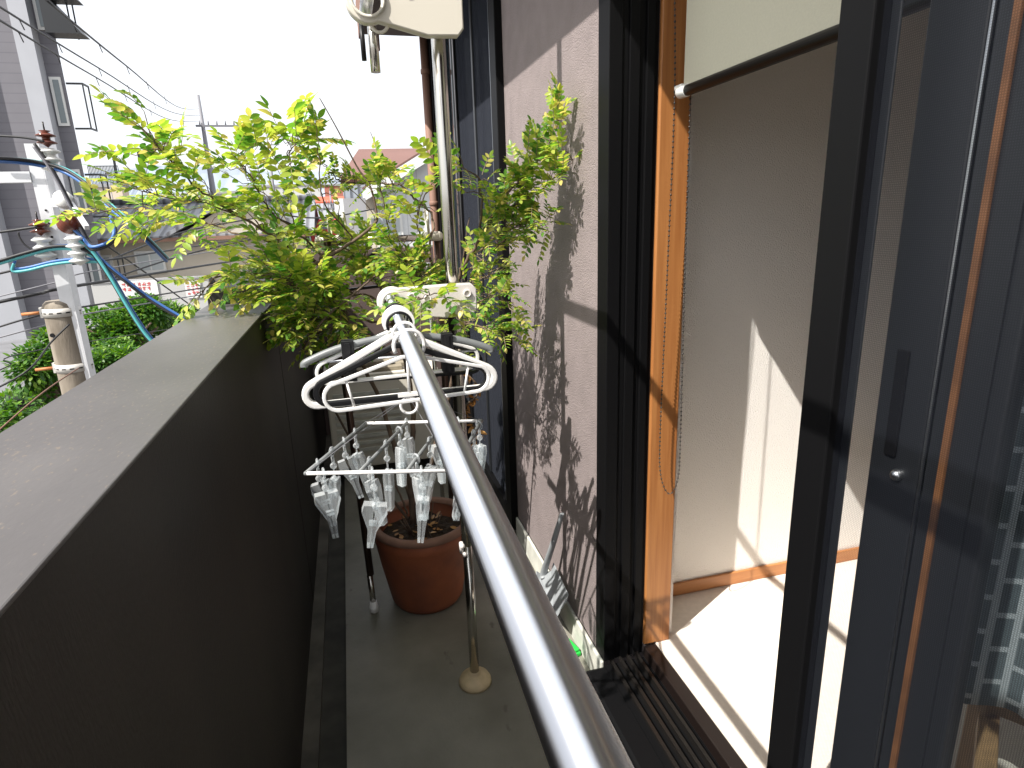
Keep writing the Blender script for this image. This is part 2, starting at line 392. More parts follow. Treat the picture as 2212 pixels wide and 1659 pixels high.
# ------------------------------------------------------------------ room behind the doorway
RX0, RX1, RY0, RY1, RZ1 = .90, 4.6, -2.6, 1.70, 1.05
tag(box('room_floor', 'carpet', None, .83, RX1, RY0, RY1, RF-.05, RF), kind='structure')
tag(box('room_end_wall', 'wallpaper', None, .83, RX1, RY1, RY1+.08, RF-.05, RZ1), kind='structure')
tag(box('room_back_wall', 'room_paint', None, RX1, RX1+.08, RY0, RY1+.08, RF-.05, RZ1), kind='structure')
tag(box('room_near_wall', 'room_paint', None, .83, RX1, RY0-.08, RY0, RF-.05, RZ1), kind='structure')
tag(box('room_ceiling', 'room_paint', None, WX+.17, RX1+.08, RY0-.08, RY1+.08, RZ1, RZ1+.06), kind='structure')
b = B().box(WX+.162, .9, 1.52, 1.70, RF-.05, RZ1); b.box(WX+.162, .9, RY0, -.42, RF-.05, RZ1)
tag(b.build('room_front_wall', 'wallpaper'), kind='structure')
bb = tag(box('baseboard', 'baseboard_wood', None, .9, RX1, RY1-.012, RY1-.001, RF+.001, RF+.05, .003), 'orange brown wooden baseboard along the foot of the room wall', 'baseboard')

# ------------------------------------------------------------------ patio doorway
dwy = thing('door_frame', 'black aluminium sliding door frame with sill tracks and cedar lining', 'door frame', (.72, .6, FL))
SX0, SX1 = WX-.002, .815
# far jamb with stepped profile
b = B(); b.box(SX0, .688, 1.492, 1.56, FL+.10, 1.018); b.box(.688, .706, 1.4965, 1.56, FL+.1, 1.018); b.box(.706, .733, 1.490, 1.56, FL+.1, 1.018)
b.box(.733, .75, 1.4965, 1.56, FL+.1, 1.018); b.box(.75, .772, 1.488, 1.56, FL+.1, 1.018); b.box(.772, .785, 1.4965, 1.56, FL+.1, 1.018)
b.build('far_jamb', 'black_alu', dwy, .0015)
b = B().box(SX0, .785, -.50, -.42, FL+.1, 1.018); b.build('near_jamb', 'black_alu', dwy, .002)
b = B().box(SX0, .785, -.42, 1.488, .96, 1.018); b.build('head', 'black_alu', dwy, .002)
box('sill_face', 'black_alu', dwy, .585, SX0+.03, YB, 1.494, FL+.002, FL+.085, .012)
b = B(); b.box(SX0+.001, .82, -.42, 1.489, FL+.06, FL+.088)
b.build('sill_bed', 'black_alu', dwy)
for x, h in ((.672, .104), (.700, .109), (.728, .106), (.756, .112)):
    bb_ = B().box(x, x+.004, -.42, 1.487, FL+.0885, FL+h); bb_.box(x-.003, x+.007, -.42, 1.487, FL+h+.0003, FL+h+.0028)
    bb_.build('track', 'track_metal', dwy)
box('inner_step', 'dark_step', dwy, .786, .828, -.42, 1.489, FL+.0885, RF-.002, .003)
b = B().box(.787, .875, 1.488, 1.62, RF+.002, RZ1-.001)
b.build('wood_lining', 'cedar', dwy, .004)
b = B().box(.787, .875, -.50, -.42, RF+.002, RZ1-.001); b.build('wood_lining', 'cedar', dwy, .004)
box('wood_head', 'cedar', dwy, .787, .875, -.418, 1.487, .99, 1.045, .003)

def sash(name, label, x0, x1, ys, z0, z1, panel, frame_m='black_alu', w=.055, ts=.05):
    t = thing(name, label, 'sliding door' if panel == 'pane' else 'screen door', ((x0+x1)/2, ys[0], z0))
    ya, yb = ys
    box('stile', frame_m, t, x0, x1, yb-w, yb, z0, z1, .003)
    box('stile', frame_m, t, x0, x1, ya, ya+w, z0, z1, .003)
    box('rail', frame_m, t, x0+.001, x1-.001, ya+w, yb-w, z0, z0+ts*1.5, .002)
    box('rail', frame_m, t, x0+.001, x1-.001, ya+w, yb-w, z1-ts, z1, .002)
    xm = (x0+x1)/2
    if panel == 'pane': box('glass', 'pane', t, xm-.0025, xm+.0025, ya+w, yb-w, z0+ts*1.5, z1-ts)
    else:
        b = B(); b.quad((xm, ya+w, z0+ts*1.5), (xm, yb-w, z0+ts*1.5), (xm, yb-w, z1-ts), (xm, ya+w, z1-ts)); b.build('mesh', panel, t)
    return t
sc = sash('screen_door', 'insect screen door with black stile nearest the opening', .672, .70, (-.38, .7755), FL+.112, .958, 'insect_mesh', w=.0605)
box('inner_lip', 'dark_alu', sc, .7003, .704, .702, .7255, FL+.115, .955, .002)
gd = sash('glass_door', 'dark framed sliding glass door behind the insect screen', .752, .778, (-.40, .711), FL+.115, .958, 'pane', 'dark_alu', w=.084)
box('stile_line', 'alu', gd, .7485, .7515, .6195, .6225, FL+.13, .95)  # pale line modelled in place of a reflection on the door
box('wood_reflection', 'reflected_wood', gd, .7475, .7517, .587, .5965, FL+.13, .95)  # solid strip standing in for a brown reflection in the glass
box('meeting_stile', 'dark_alu', gd, .7521, .7795, .527, .6185, FL+.12, .955, .003)
box('stile_line', 'dark_alu', gd, .7485, .7518, .548, .553, FL+.13, .95)
b = B(); b.box(.7475, .7515, .665, .685, -.36, -.20); h = b.build('finger_pull', 'black_alu', gd, .004)
B().ball((.750, .659, -.385), .009, 14, 8).build('knob', 'alu', gd)
gd2 = sash('glass_door', 'second sliding glass pane overlapping on the inner track', .7805, .785, (-.41, .585), FL+.115, .955, 'pane', 'dark_alu', w=.05)

# ------------------------------------------------------------------ roller blind
rbz = .272
rb = thing('roller_blind', 'cream fabric roller blind half drawn with dark bottom bar and bead chain', 'blind', (.80, 1.4, rbz))
box('fabric', 'fabric_blind', rb, .815, .8165, -.40, 1.425, rbz+.01, 1.0)
b = B(); b.tube([(.812, -.405, rbz), (.812, 1.43, rbz)], .0125, 16); b.build('bottom_bar', 'bar_dark', rb)
b = B(); b.tube([(.812, 1.40, rbz+.001), (.812, 1.436, rbz+.001)], .0145, 14); b.box(.800, .824, 1.412, 1.445, rbz+.006, rbz+.017); b.build('end_cap', 'porcelain_white', rb, .003)
b = B()
loop = [aty(1457, -60, 1.44), aty(1457, 220, 1.445), aty(1441, 600, 1.45), aty(1426, 940, 1.455), aty(1428, 1030, 1.45), aty(1446, 1067, 1.44), aty(1464, 1035, 1.43), aty(1470, 940, 1.425), aty(1479, 600, 1.42), aty(1491, 215, 1.42), aty(1496, -60, 1.42)]
sp = smooth_path(loop, 10)
d = 0; last = sp[0]
for i in range(1, len(sp)):
    seg = sp[i]-sp[i-1]; L_ = seg.length; t0 = 0
    while d + (L_-t0) >= .0125:
        t0 += .0125-d; d = 0; b.ball(sp[i-1]+seg*(t0/L_), .0029, 7, 4)
    d += L_-t0
b.tube(sp, .0009, 5); b.build('bead_chain', 'chain_metal', rb)

# ------------------------------------------------------------------ curtain and table inside
cu = B(); pts = []; NX = 90; NZ = 14
c0 = Vector((1.16, .815, 0)); c1 = Vector((1.55, -.55, 0)); dcu = (c1-c0); uvs = []
for j in range(NZ+1):
    z = 0.95 - j*(0.95+0.995)/NZ if False else -.995 + j*(.665)/NZ
    for i in range(NX+1):
        t = i/NX; p = c0 + dcu*t; nrm = Vector((dcu.y, -dcu.x, 0)).normalized()
        w = .035*math.sin(t*34+.5*math.sin(t*9)) + .018*math.sin(t*71)
        q = p + nrm*w*(1.0+.3*(1-j/NZ)); cu.v.append(Vector((q.x, q.y, z + .02*math.sin(t*34)))); uvs.append((z, t*1.75))
for j in range(NZ):
    for i in range(NX):
        a = j*(NX+1)+i; cu.f.append((a, a+1, a+NX+2, a+NX+1)); cu.sm.append(True)
cu.uv = uvs
cto = cu.build('printed_cloth', 'curtain_cloth')
md = cto.modifiers.new('t', 'SOLIDIFY'); md.thickness = .002
tag(cto, 'white cloth with grey block print hanging inside the room behind the glass', 'curtain')
dr = thing('clothes_rack', 'dark rod inside the room carrying the printed cloth', 'rack', (1.3, .3, RF))
B().tube([(1.16, .825, -.325), (1.55, -.56, -.335)], .011, 10).build('rod', 'black_alu', dr)
for p in ((1.155, .85), (1.555, -.57)): B().tube([(p[0], p[1], RF), (p[0], p[1], -.325)], .011, 10).build('post', 'black_alu', dr)
tb = thing('wooden_stool', 'low pale wooden stool frame standing inside behind the screen', 'stool', (1.05, .55, RF))
def beam(name, a, b_, r, m, parent):
    a = Vector(a); b_ = Vector(b_); d = (b_-a); q = d.to_track_quat('Z', 'Y').to_matrix().to_4x4(); M = Matrix.Translation(a) @ q
    return B().box(-r, r, -r, r, 0, d.length, M).build(name, m, parent, .003)
tz = -1.02
beam('top_rail', (.93, .60, tz), (1.25, .12, tz), .022, 'wood_light', tb)
beam('top_rail', (1.22, .80, tz), (1.55, .30, tz), .022, 'wood_light', tb)
beam('cross_rail', (.95, .575, tz-.05), (1.23, .78, tz-.05), .018, 'wood_light', tb)
beam('cross_rail', (1.23, .14, tz-.05), (1.52, .32, tz-.05), .018, 'wood_light', tb)
for p in ((.935, .59), (1.24, .13), (1.225, .79), (1.54, .31)): beam('leg', (p[0], p[1], RF+.001), (p[0], p[1], tz), .02, 'wood_light', tb)
rg = B().box(.84, 1.9, -.9, .52, RF+.001, RF+.012); tag(rg.build('grey_rug', 'rug_grey'), 'grey rug on the carpet under the wooden stool', 'rug')

# ------------------------------------------------------------------ far balcony door
bw = thing('far_balcony_door', 'far sliding door with dark insect screen and narrow glass pane', 'sliding door', (.65, 3.3, FL))
box('frame_stile', 'black_alu', bw, .625, WX+.10, 2.502, 2.60, FL+.03, 1.118, .003)
box('edge_trim', 'alu', bw, .640, .655, 2.6015, 2.665, FL+.10, 1.115, .002)
b = B(); b.quad((.650, 2.665, FL+.12), (.650, 3.44, FL+.12), (.650, 3.44, 1.08), (.650, 2.665, 1.08)); b.build('mesh', 'insect_mesh_dense', bw)
box('mesh_stile', 'dark_alu', bw, .641, .659, 3.0, 3.03, FL+.12, 1.08, .002)
box('frame_stile', 'black_alu', bw, .638, .662, 3.44, 3.53, FL+.06, 1.10, .002)
box('glass', 'pane_dark', bw, .668, .673, 2.60, 3.93, FL+.1, 1.09)
box('frame_stile', 'black_alu', bw, .635, .70, 3.93, 4.02, FL+.06, 1.10, .002)
box('edge_trim', 'alu', bw, .630, .6345, 3.955, 3.985, FL+.1, 1.09)
box('frame_stile', 'black_alu', bw, .625, .70, 4.16, 4.298, FL+.03, 1.118, .002)
box('rail', 'black_alu', bw, .63, .70, 2.60, 4.16, 1.08, 1.117, .002)
box('rail', 'black_alu', bw, .63, .70, 2.60, 4.16, FL+.02, FL+.11, .002)
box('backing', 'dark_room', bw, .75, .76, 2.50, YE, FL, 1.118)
dp_ = thing('downpipe', 'brown downpipe at the far corner of the house wall', 'downpipe', (.6, 4.24, -.4))
B().tube([(.600, 4.235, FL), (.600, 4.235, 1.118)], .026, 12).build('pipe', 'fascia_brown', dp_)
for z in (-.9, .1, .9): B().lathe([(.027, -.015), (.031, -.012), (.031, .012), (.027, .015)], (.600, 4.235, z), 14).build('bracket', 'fascia_brown', dp_)

# ------------------------------------------------------------------ tension pole and arm brackets
TX, TY = .268, 1.64
tp = thing('tension_pole', 'stainless tension pole standing on a cream rubber foot', 'pole', (TX, TY, FL))
B().tube([(TX, TY, -.95), (TX, TY, 1.10)], .0175, 20).build('upper_tube', 'stainless_dull', tp)
B().tube([(TX, TY, FL+.04), (TX, TY, -.949)], .0148, 20).build('lower_tube', 'stainless_dull', tp)
B().lathe([(0, .045), (.021, .045), (.021, .036), (.024, .034), (.046, .022), (.052, .010), (.053, 0), (0, 0)], (TX, TY, FL), 32).build('rubber_foot', 'foot_rubber', tp)
B().lathe([(0, -.045), (.021, -.045), (.046, -.022), (.05, -.002), (0, -.002)], (TX, TY, 1.12), 32).build('ceiling_cap', 'foot_rubber', tp)
b = B(); b.tube([(TX-.022, TY-.02, -.93), (TX-.022, TY-.02, -.965)], .006, 8); b.ball((TX-.02, TY-.026, -.94), .009); b.ball((TX-.014, TY-.024, -.97), .008); b.build('lock_screw', 'warm_plastic', tp)

def arm(name, zc, x0, r, ww, m, yy, holes=True):
    # bracket plate in the XZ plane: ring round the laundry pole at x0 and a clamp block on the tension pole
    t = B(); th = .026
    A = Vector((x0, 0, zc)); 
    pts = []; n = 24
    for i in range(n+1):
        a = R_(62) + (R_(298)-R_(62))*i/n; pts.append((x0+r*math.cos(a), zc+r*math.sin(a)))
    xr = TX+.052; pts += [(TX-.03, zc-ww-.012), (xr-.012, zc-ww-.010), (xr, zc-ww+.004), (xr, zc+ww-.012), (xr-.012, zc+ww), (TX-.02, zc+ww)]
    hole = [(x0+(r-.011)*math.cos(2*math.pi*i/28), zc+(r-.011)*math.sin(2*math.pi*i/28)) for i in range(28)]
    return pts, hole
def bracket(parent_label, zc, x0, r, ww, m, ypos):
    root = tp
    pts, hole = arm('', zc, x0, r, ww, m, ypos)
    # curve with hole -> mesh
    cv = bpy.data.curves.new('bracket_arm', 'CURVE'); cv.dimensions = '2D'; cv.fill_mode = 'BOTH'; cv.extrude = .011; cv.bevel_depth = .0035; cv.bevel_resolution = 2
    for poly in (pts, hole):
        s = cv.splines.new('POLY'); s.points.add(len(poly)-1); s.use_cyclic_u = True
        for p, q in zip(s.points, poly): p.co = (q[0], q[1], 0, 1)
    tmp = bpy.data.objects.new('tmp', cv); COL.objects.link(tmp)
    dg = bpy.context.evaluated_depsgraph_get(); me = bpy.data.meshes.new_from_object(tmp.evaluated_get(dg)); bpy.data.objects.remove(tmp)
    M = Matrix(((1, 0, 0, 0), (0, 0, 1, ypos), (0, 1, 0, 0), (0, 0, 0, 1)))
    me.transform(Matrix.Translation(-Vector(root.location)) @ M); me.materials.clear(); me.materials.append(MATS[m]); me.update()
    o = bpy.data.objects.new('arm_bracket', me); COL.objects.link(o); o.parent = root
    # sleeve ring and clamp as sub-parts
    rr_ = B(); Mr = Matrix.Rotation(R_(90), 4, 'X')
    rr_.lathe([(r-.013, -.019), (r-.006, -.021), (r-.006, .021), (r-.013, .019), (r-.013, -.019)], (x0, ypos, zc), 30, Mr)
    rg_ = rr_.build('ring', m, None); rg_.parent = o
    for p in rg_.data.vertices: p.co = Vector(p.co) - Vector(root.location)
    cl = B(); cl.box(TX-.026, TX+.03, ypos-.012, TY+.026, zc-ww+.006, zc+ww-.008); c_ = cl.build('clamp', m, None, .004); c_.parent = o
    for p in c_.data.vertices: p.co = Vector(p.co) - Vector(root.location)
    for (dx, dz) in ((TX+.030, ww-.022), (TX-.075, ww-.03), (TX-.115, ww-.022)):
        k = B().lathe([(0, -.004), (.006, -.004), (.0062, .004), (.0105, .005), (.011, -.004)], (dx, ypos-.0155, zc+dz), 14, Mr)
        k_ = k.build('screw_boss', m, None); k_.parent = o
        for p in k_.data.vertices: p.co = Vector(p.co) - Vector(root.location)
    return o
bracket('', -.203, .104, .036, .034, 'warm_plastic', TY-.035)
bracket('', .486, .104, .046, .055, 'cream_plastic', TY-.035)
b = B(); b.tube([(.128+.02*math.cos(a), TY-.03, .445+.022*math.sin(a)) for a in [R_(180+15*i) for i in range(13)]], .004, 8); b.build('hook_loop', 'cream_plastic', tp)

# ------------------------------------------------------------------ laundry poles
def railx(y): return .0675 + .022*y
RZ = -.205
lp = thing('laundry_pole', 'long shiny stainless laundry pole running towards the viewer', 'laundry pole', (railx(1.0), 1.0, RZ))
B().tube([(railx(y), y, RZ) for y in (-1.6, 1.085)], .0148, 40).build('outer_tube', 'stainless', lp)
B().tube([(railx(y), y, RZ) for y in (1.0855, 1.70)], .0112, 32).build('inner_tube', 'stainless', lp)
B().tube([(railx(1.7), 1.70, RZ), (railx(1.73), 1.735, RZ)], .0125, 20).build('end_cap', 'white_plastic', lp)
lp2 = thing('laundry_pole', 'upper stainless laundry pole held in the top bracket ring', 'laundry pole', (.1, 1.0, .486))
B().tube([(.085, -1.6, .486), (.104, 1.70, .486)], .0148, 28).build('outer_tube', 'stainless', lp2)
b = B(); b.tube([(.118, 1.715, .36), (.118, 1.715, .49)], .012, 16); b.build('end_cap', 'stainless_dull', lp2)
B().tube([(.092, 1.71, .385), (.092, 1.71, .47)], .006, 8).build('peg_strap', 'black_plastic', lp2)

# ------------------------------------------------------------------ hangers
def arc(c, r, a0, a1, y, n=14): return [Vector((c[0]+r*math.cos(R_(a0+(a1-a0)*i/n)), y, c[1]+r*math.sin(R_(a0+(a1-a0)*i/n)))) for i in range(n+1)]
def outline(cx, ztop, zend, zbot, hw, y, re=.026, skew=0.0):
    rc = re
    pl = []
    # start at neck right, down to right end, bottom, left end, back
    pl.append(Vector((cx+.012, y, ztop)))
    pl += arc((cx+hw-rc, zend), rc, 62, -88, y, 10)
    pl += arc((cx-hw+rc, zend), rc, 268, 118, y, 10)
    pl.append(Vector((cx-.012, y, ztop)))
    return pl
def strap(b, pts, hy, hz, closed=True):
    # flat rectangular section swept in the XZ plane: hy half depth along Y, hz half thickness
    k = len(pts); vs = []
    for i, p in enumerate(pts):
        d = (pts[(i+1) % k]-pts[i-1]) if closed else (pts[min(i+1, k-1)]-pts[max(i-1, 0)])
        d.normalize(); nn = Vector((-d.z, 0, d.x))
        for a, c in ((1, 1), (1, -1), (-1, -1), (-1, 1)): vs.append(p+nn*hz*a+Vector((0, hy*c, 0)))
    fs = [(i*4+j, i*4+(j+1) % 4, ((i+1) % k)*4+(j+1) % 4, ((i+1) % k)*4+j) for i in range(k if closed else k-1) for j in range(4)]
    b.add(vs, fs)
    if not closed: b.f += [tuple(len(b.v)-len(vs)+j for j in (3, 2, 1, 0)), tuple(len(b.v)-4+j for j in range(4))]; b.sm += [False, False]
def hook(b, y, r, t, flat=False, rad=.0112):
    x = railx(y); zc = RZ+rad+t-r
    pts = arc((x, zc), r, 205, -40, y, 20)
    pts += [Vector((x+r*.45, y, zc-r*1.05)), Vector((x+.002, y, zc-r*1.35-.006))]
    if flat: strap(b, pts, .012, t, False)
    else: b.tube(pts, t, 8)
    return pts[-1]
HG = 'plastic hangers on the laundry pole'
# 1. wide white hanger
def hanger(label, y, hw, m, ztop, zend, zbot, hy, hz, hr, ht, flat=False, inner=None, rot=0.0, hdy=0.0):
    x = railx(y); t = thing('clothes_hanger', label, 'hanger', (x, y, RZ), HG)
    b = B(); e = hook(b, y+hdy, hr, ht, flat); b.tube([e, Vector((x, y, ztop+.004))], ht*1.1, 8); b.build('hook', m, t)
    b = B(); strap(b, outline(x, ztop, zend, zbot, hw, y), hy, hz); b.build('frame', m, t, min(hy, hz)*.45)
    if inner: inner(t, x, y)
    t.rotation_euler = (0, 0, R_(rot)); return t
def white_inner(t, x, y):
    for s in (-1, 1): B().tube([(x+s*.135, y, -.312), (x+s*.128, y, -.392)], .003, 6).build('strap_hook', 'white_plastic', t)
hanger('wide white hanger with broad flat frame, biggest on the laundry pole', 1.375, .215, 'white_plastic', -.247, -.366, -.4, .010, .0075, .030, .0055, True, None, 1)
hanger('wide black hanger nested inside the big white one', 1.325, .188, 'black_plastic', -.262, -.352, -.39, .006, .0062, .026, .003, False, None, 0)
hanger('slim white hanger with inner strap hooks, hook at the step of the laundry pole', 1.115, .156, 'white_plastic', -.243, -.302, -.33, .004, .0032, .028, .0036, False, lambda t, x, y: [B().tube([(x+s*.115, y, -.275), (x+s*.105, y, -.325)], .0025, 6).build('strap_hook', 'white_plastic', t) for s in (-1, 1)], 7, -.02)
hanger('thin white hanger behind the wide black one with its right end raised', 1.43, .19, 'white_plastic', -.245, -.33, -.36, .005, .004, .024, .003, False, None, 4)
hanger('slim black hanger farthest along the laundry pole', 1.47, .20, 'black_plastic', -.250, -.345, -.37, .005, .004, .024, .003, False, None, -5)
# clip hanger
yc = 1.41; xc = railx(yc)
t = thing('clip_hanger', 'grey skirt hanger carrying two black clips on the laundry pole', 'hanger', (xc, yc, RZ), HG)
b = B(); e = hook(b, yc, .024, .003); b.tube([e, Vector((xc, yc, -.262))], .003, 8); b.build('hook', 'black_plastic', t)
b = B(); b.tube(smooth_path([(xc-.215, yc, -.312), (xc-.205, yc, -.300), (xc-.12, yc, -.272), (xc, yc, -.258), (xc+.12, yc, -.272), (xc+.205, yc, -.300), (xc+.215, yc, -.312)], 5), .0085, 10); b.build('shoulder_bar', 'grey_plastic', t)
B().tube([(xc-.18, yc, -.305), (xc+.18, yc, -.305)], .0025, 8).build('clip_rod', 'stainless', t)
for s in (-.115, .11):
    b = B(); b.box(xc+s-.014, xc+s+.014, yc-.014, yc-.007, -.352, -.258); b.box(xc+s-.014, xc+s+.014, yc+.007, yc+.014, -.352, -.258); b.box(xc+s-.013, xc+s+.013, yc-.007, yc+.007, -.268, -.262); b.box(xc+s-.006, xc+s+.006, yc-.0165, yc-.0142, -.35, -.262)
    b.build('clip', 'black_plastic', t, .002)
t.rotation_euler = (0, 0, R_(-2))

# ------------------------------------------------------------------ pinch hanger
yh = 1.165; xh = railx(yh); zf = -.432
ph = thing('pinch_hanger', 'square white laundry hanger with clear plastic pegs hanging below the pole', 'pinch hanger', (xh, yh, RZ))
FLc = Vector((-.108, 1.078, zf)); BLc = Vector((.006, 1.328, zf)); BRc = Vector((.252, 1.255, zf)); FRc = FLc+(BRc-BLc)*1.04
b = B(); b.tube([FLc, FRc], .0036, 10); b.build('frame_bar', 'white_plastic', ph)
b = B(); b.tube([BLc, BRc], .0036, 10); b.build('frame_bar', 'white_plastic', ph)
b = B(); b.tube([FLc, BLc], .0042, 10); b.ball(FLc, .0045); b.ball(BLc, .0045); b.build('frame_bar', 'alu_soft' if 'alu_soft' in MATS else 'grey_plastic', ph)
b = B(); b.tube([FRc, BRc], .0042, 10); b.ball(FRc, .0045); b.ball(BRc, .0045); b.build('frame_bar', 'grey_plastic', ph)
cross = []
for q in (.36, .68):
    a = FLc.lerp(FRc, q); c = BLc.lerp(BRc, q); cross.append((a, c)); B().tube([a, c], .0036, 10).build('cross_bar', 'grey_plastic', ph)
b = B(); e = hook(b, yh, .022, .003, False, .0148); b.tube([e, (xh, yh, -.325)], .0028, 8); b.build('hook', 'white_plastic', ph)
b = B(); b.box(xh-.022, xh+.018, yh-.004, yh+.004, -.333, -.327); b.tube([(xh-.002+.0165*math.cos(R_(a)), yh, -.352+.0165*math.sin(R_(a))) for a in range(0, 360, 18)], .003, 8, closed=True); b.build('swivel_ring', 'white_plastic', ph)
b = B()
for c in (FLc, BLc, BRc, FRc): b.tube([(xh-.002, yh, -.333), c], .0005, 4)
b.build('cord', 'cable_grey', ph)
def peg(parent, p, ang, lean, drop, openness=1.0, inv=False):
    # clear clothes peg: eyelet over the bar, ball link, two tapering arms
    M = Matrix.Translation(p) @ Matrix.Rotation(ang, 4, 'Z') @ Matrix.Scale(1.22, 4)
    e = B(); e.tube([M @ Vector((0, .0072*math.cos(R_(a)), .0072*math.sin(R_(a)))) for a in range(0, 360, 30)], .0022, 6, closed=True)
    e.tube([M @ Vector((0, 0, -.007)), M @ Vector((0, 0, -.018))], .003, 6); e.ball(M @ Vector((0, 0, -.024)), .0068, 10, 6)
    L1 = B(); P = M @ Matrix.Translation((0, 0, -.031-drop)) @ Matrix.Rotation(lean, 4, 'Y') @ Matrix.Rotation(lean*.5, 4, 'X')
    if drop > .004: e.tube([M @ Vector((0, 0, -.03)), M @ Vector((0, 0, -.034-drop))], .0016, 6); e.ball(M @ Vector((0, 0, -.034-drop)), .007, 10, 6)
    for s in (-1, 1):
        o = .0065*openness
        pl = [(s*.0022, 0), (s*(.0022+o), 0), (s*(.003+o*1.1), -.012), (s*.0062, -.043), (s*.0045, -.072), (s*.0006, -.072), (s*.0006, -.040), (s*.0018, -.015)]
        L1.prism([P @ Vector((x, -.0075, z)) for x, z in pl], (P.to_3x3() @ Vector((0, .015, 0))))
    L1.prism([P @ Vector((x, -.0042, z)) for x, z in ((-.006, -.030), (.006, -.030), (.006, -.036), (-.006, -.036))], (P.to_3x3() @ Vector((0, .0084, 0))))
    q = L1.build('peg', 'clear_plastic', parent); r = e.build('peg_link', 'clear_plastic', None)
    r.parent = q
    for v in r.data.vertices: v.co = Vector(v.co) - Vector(parent.location)
for (a, c, ts, rnd) in ((FLc, BLc, (.16, .38, .58, .78), 1), (cross[0][0], cross[0][1], (.18, .5, .8), 2), (cross[1][0], cross[1][1], (.22, .55, .84), 3), (FRc, BRc, (.2, .44, .68, .9), 4)):
    for i, t_ in enumerate(ts):
        p = a.lerp(c, t_) - Vector((0, 0, .0))
        peg(ph, p, R_(20+random.uniform(-50, 50)), R_(random.uniform(-16, 16)), (0, .014, .0, .008)[i % 4], random.choice((.6, 1, 1.8)))
for q, dr_ in ((.12, .0), (.45, .02), (.78, .012)): peg(ph, FLc.lerp(FRc, q), R_(random.uniform(-25, 25)), R_(random.uniform(-18, 14)), dr_, random.choice((1, 2.2)))
for q in (.35, .8): peg(ph, BLc.lerp(BRc, q), R_(random.uniform(-25, 25)), R_(random.uniform(-14, 14)), 0, 1)

# ------------------------------------------------------------------ drying rack behind the plant
rk = thing('drying_rack', 'standing laundry rack with cream hooks and steel crossbar behind the plant', 'drying rack', (.1, 2.3, FL))
la = Vector((-.030, 2.12, FL)); lb = Vector((-.060, 2.32, -.05))
B().tube([la+Vector((0, 0, .16)), lb], .0135, 14).build('post', 'brown_pipe', rk)
B().tube([la+Vector((0, 0, .03)), la+Vector((-.003, 0.001, .16))], .011, 12).build('post_foot', 'stainless_dull', rk)
B().lathe([(0, 0), (.016, 0), (.017, .02), (.013, .045), (0, .045)], la, 14).build('foot_cap', 'white_plastic', rk)
ra = Vector((.335, 2.40, FL)); rbp = Vector((.335, 2.34, -.06))
B().tube([ra, rbp], .0135, 14).build('post', 'brown_pipe', rk)
B().tube([ra+Vector((-.035, .03, 0)), rbp+Vector((-.035, .03, -.1))], .009, 12).build('post', 'stainless_dull', rk)
zt = aty(800, 516, 2.33).z
b = B(); b.tube([(.02, 2.33, zt), (.285, 2.33, zt-.004)], .0125, 16); b.build('crossbar', 'stainless_dull', rk)
b = B(); b.tube([(-.085, 2.33, zt), (.024, 2.33, zt)], .0175, 18); b.ball((-.085, 2.33, zt), .0175, 14, 8); b.build('end_sleeve', 'cream_plastic', rk)
b = B(); b.tube([(.282, 2.33, zt), (.34, 2.33, zt)], .0175, 18); b.ball((.34, 2.33, zt), .0175, 14, 8); b.build('end_sleeve', 'cream_plastic', rk)
for xx in (-.045, .005, .30):
    b = B(); b.tube(smooth_path([(xx, 2.30, zt+.095), (xx-.004, 2.275, zt+.05), (xx, 2.30, zt+.012), (xx, 2.335, zt), (xx, 2.365, zt+.015), (xx+.004, 2.388, zt+.055), (xx, 2.365, zt+.098)], 5), [.0028]+[.005]*29+[.0028], 8)
    b.build('pole_hook', 'cream_plastic', rk)
for sx_, lab in ((.12, 'black plastic hanger hooked on the crossbar behind the plant'),):
    t = thing('clothes_hanger', lab, 'hanger', (sx_, 2.33, zt))
    b = B(); b.tube(arc((sx_, zt-.004), .021, 200, -50, 2.33, 14), .003, 8); b.tube([(sx_+.012, 2.33, zt-.02), (sx_, 2.33, zt-.045)], .003, 8); b.build('hook', 'black_plastic', t)
    b = B(); strap(b, [p for p in outline(sx_, zt-.045, zt-.145, 0, .19, 2.33)], .006, .005); b.build('frame', 'black_plastic', t)
    t.rotation_euler = (0, 0, R_(28))

# ------------------------------------------------------------------ storage boxes at the end
ac = thing('condenser_unit', 'cream louvred outdoor unit standing against the end wall', 'air conditioner', (.2, 3.6, FL))
box('body', 'cream_plastic', ac, -.185, .44, 3.45, 3.75, FL+.06, -.86, .01)
box('lid', 'cream_plastic', ac, -.195, .45, 3.44, 3.76, -.858, -.83, .006)
for i in range(9): box('louvre', 'white_curb', ac, -.15, .22, 3.438, 3.4485, FL+.16+i*.042, FL+.182+i*.042, .002)
box('foot', 'black_plastic', ac, -.16, -.10, 3.46, 3.74, FL+.001, FL+.058); box('foot', 'black_plastic', ac, .34, .40, 3.46, 3.74, FL+.001, FL+.058)
wb = thing('timber_offcuts', 'weathered timber boards lying on top of the cream outdoor unit', 'boards', (.1, 3.6, -.82))
for i, (x0, x1, yy, hh) in enumerate(((-.17, .25, 3.47, .0), (-.12, .38, 3.55, .0), (-.16, .33, 3.64, .0), (-.10, .2, 3.52, .026))):
    box('board', 'old_timber', wb, x0, x1, yy, yy+.07, -.829+hh, -.806+hh, .003)

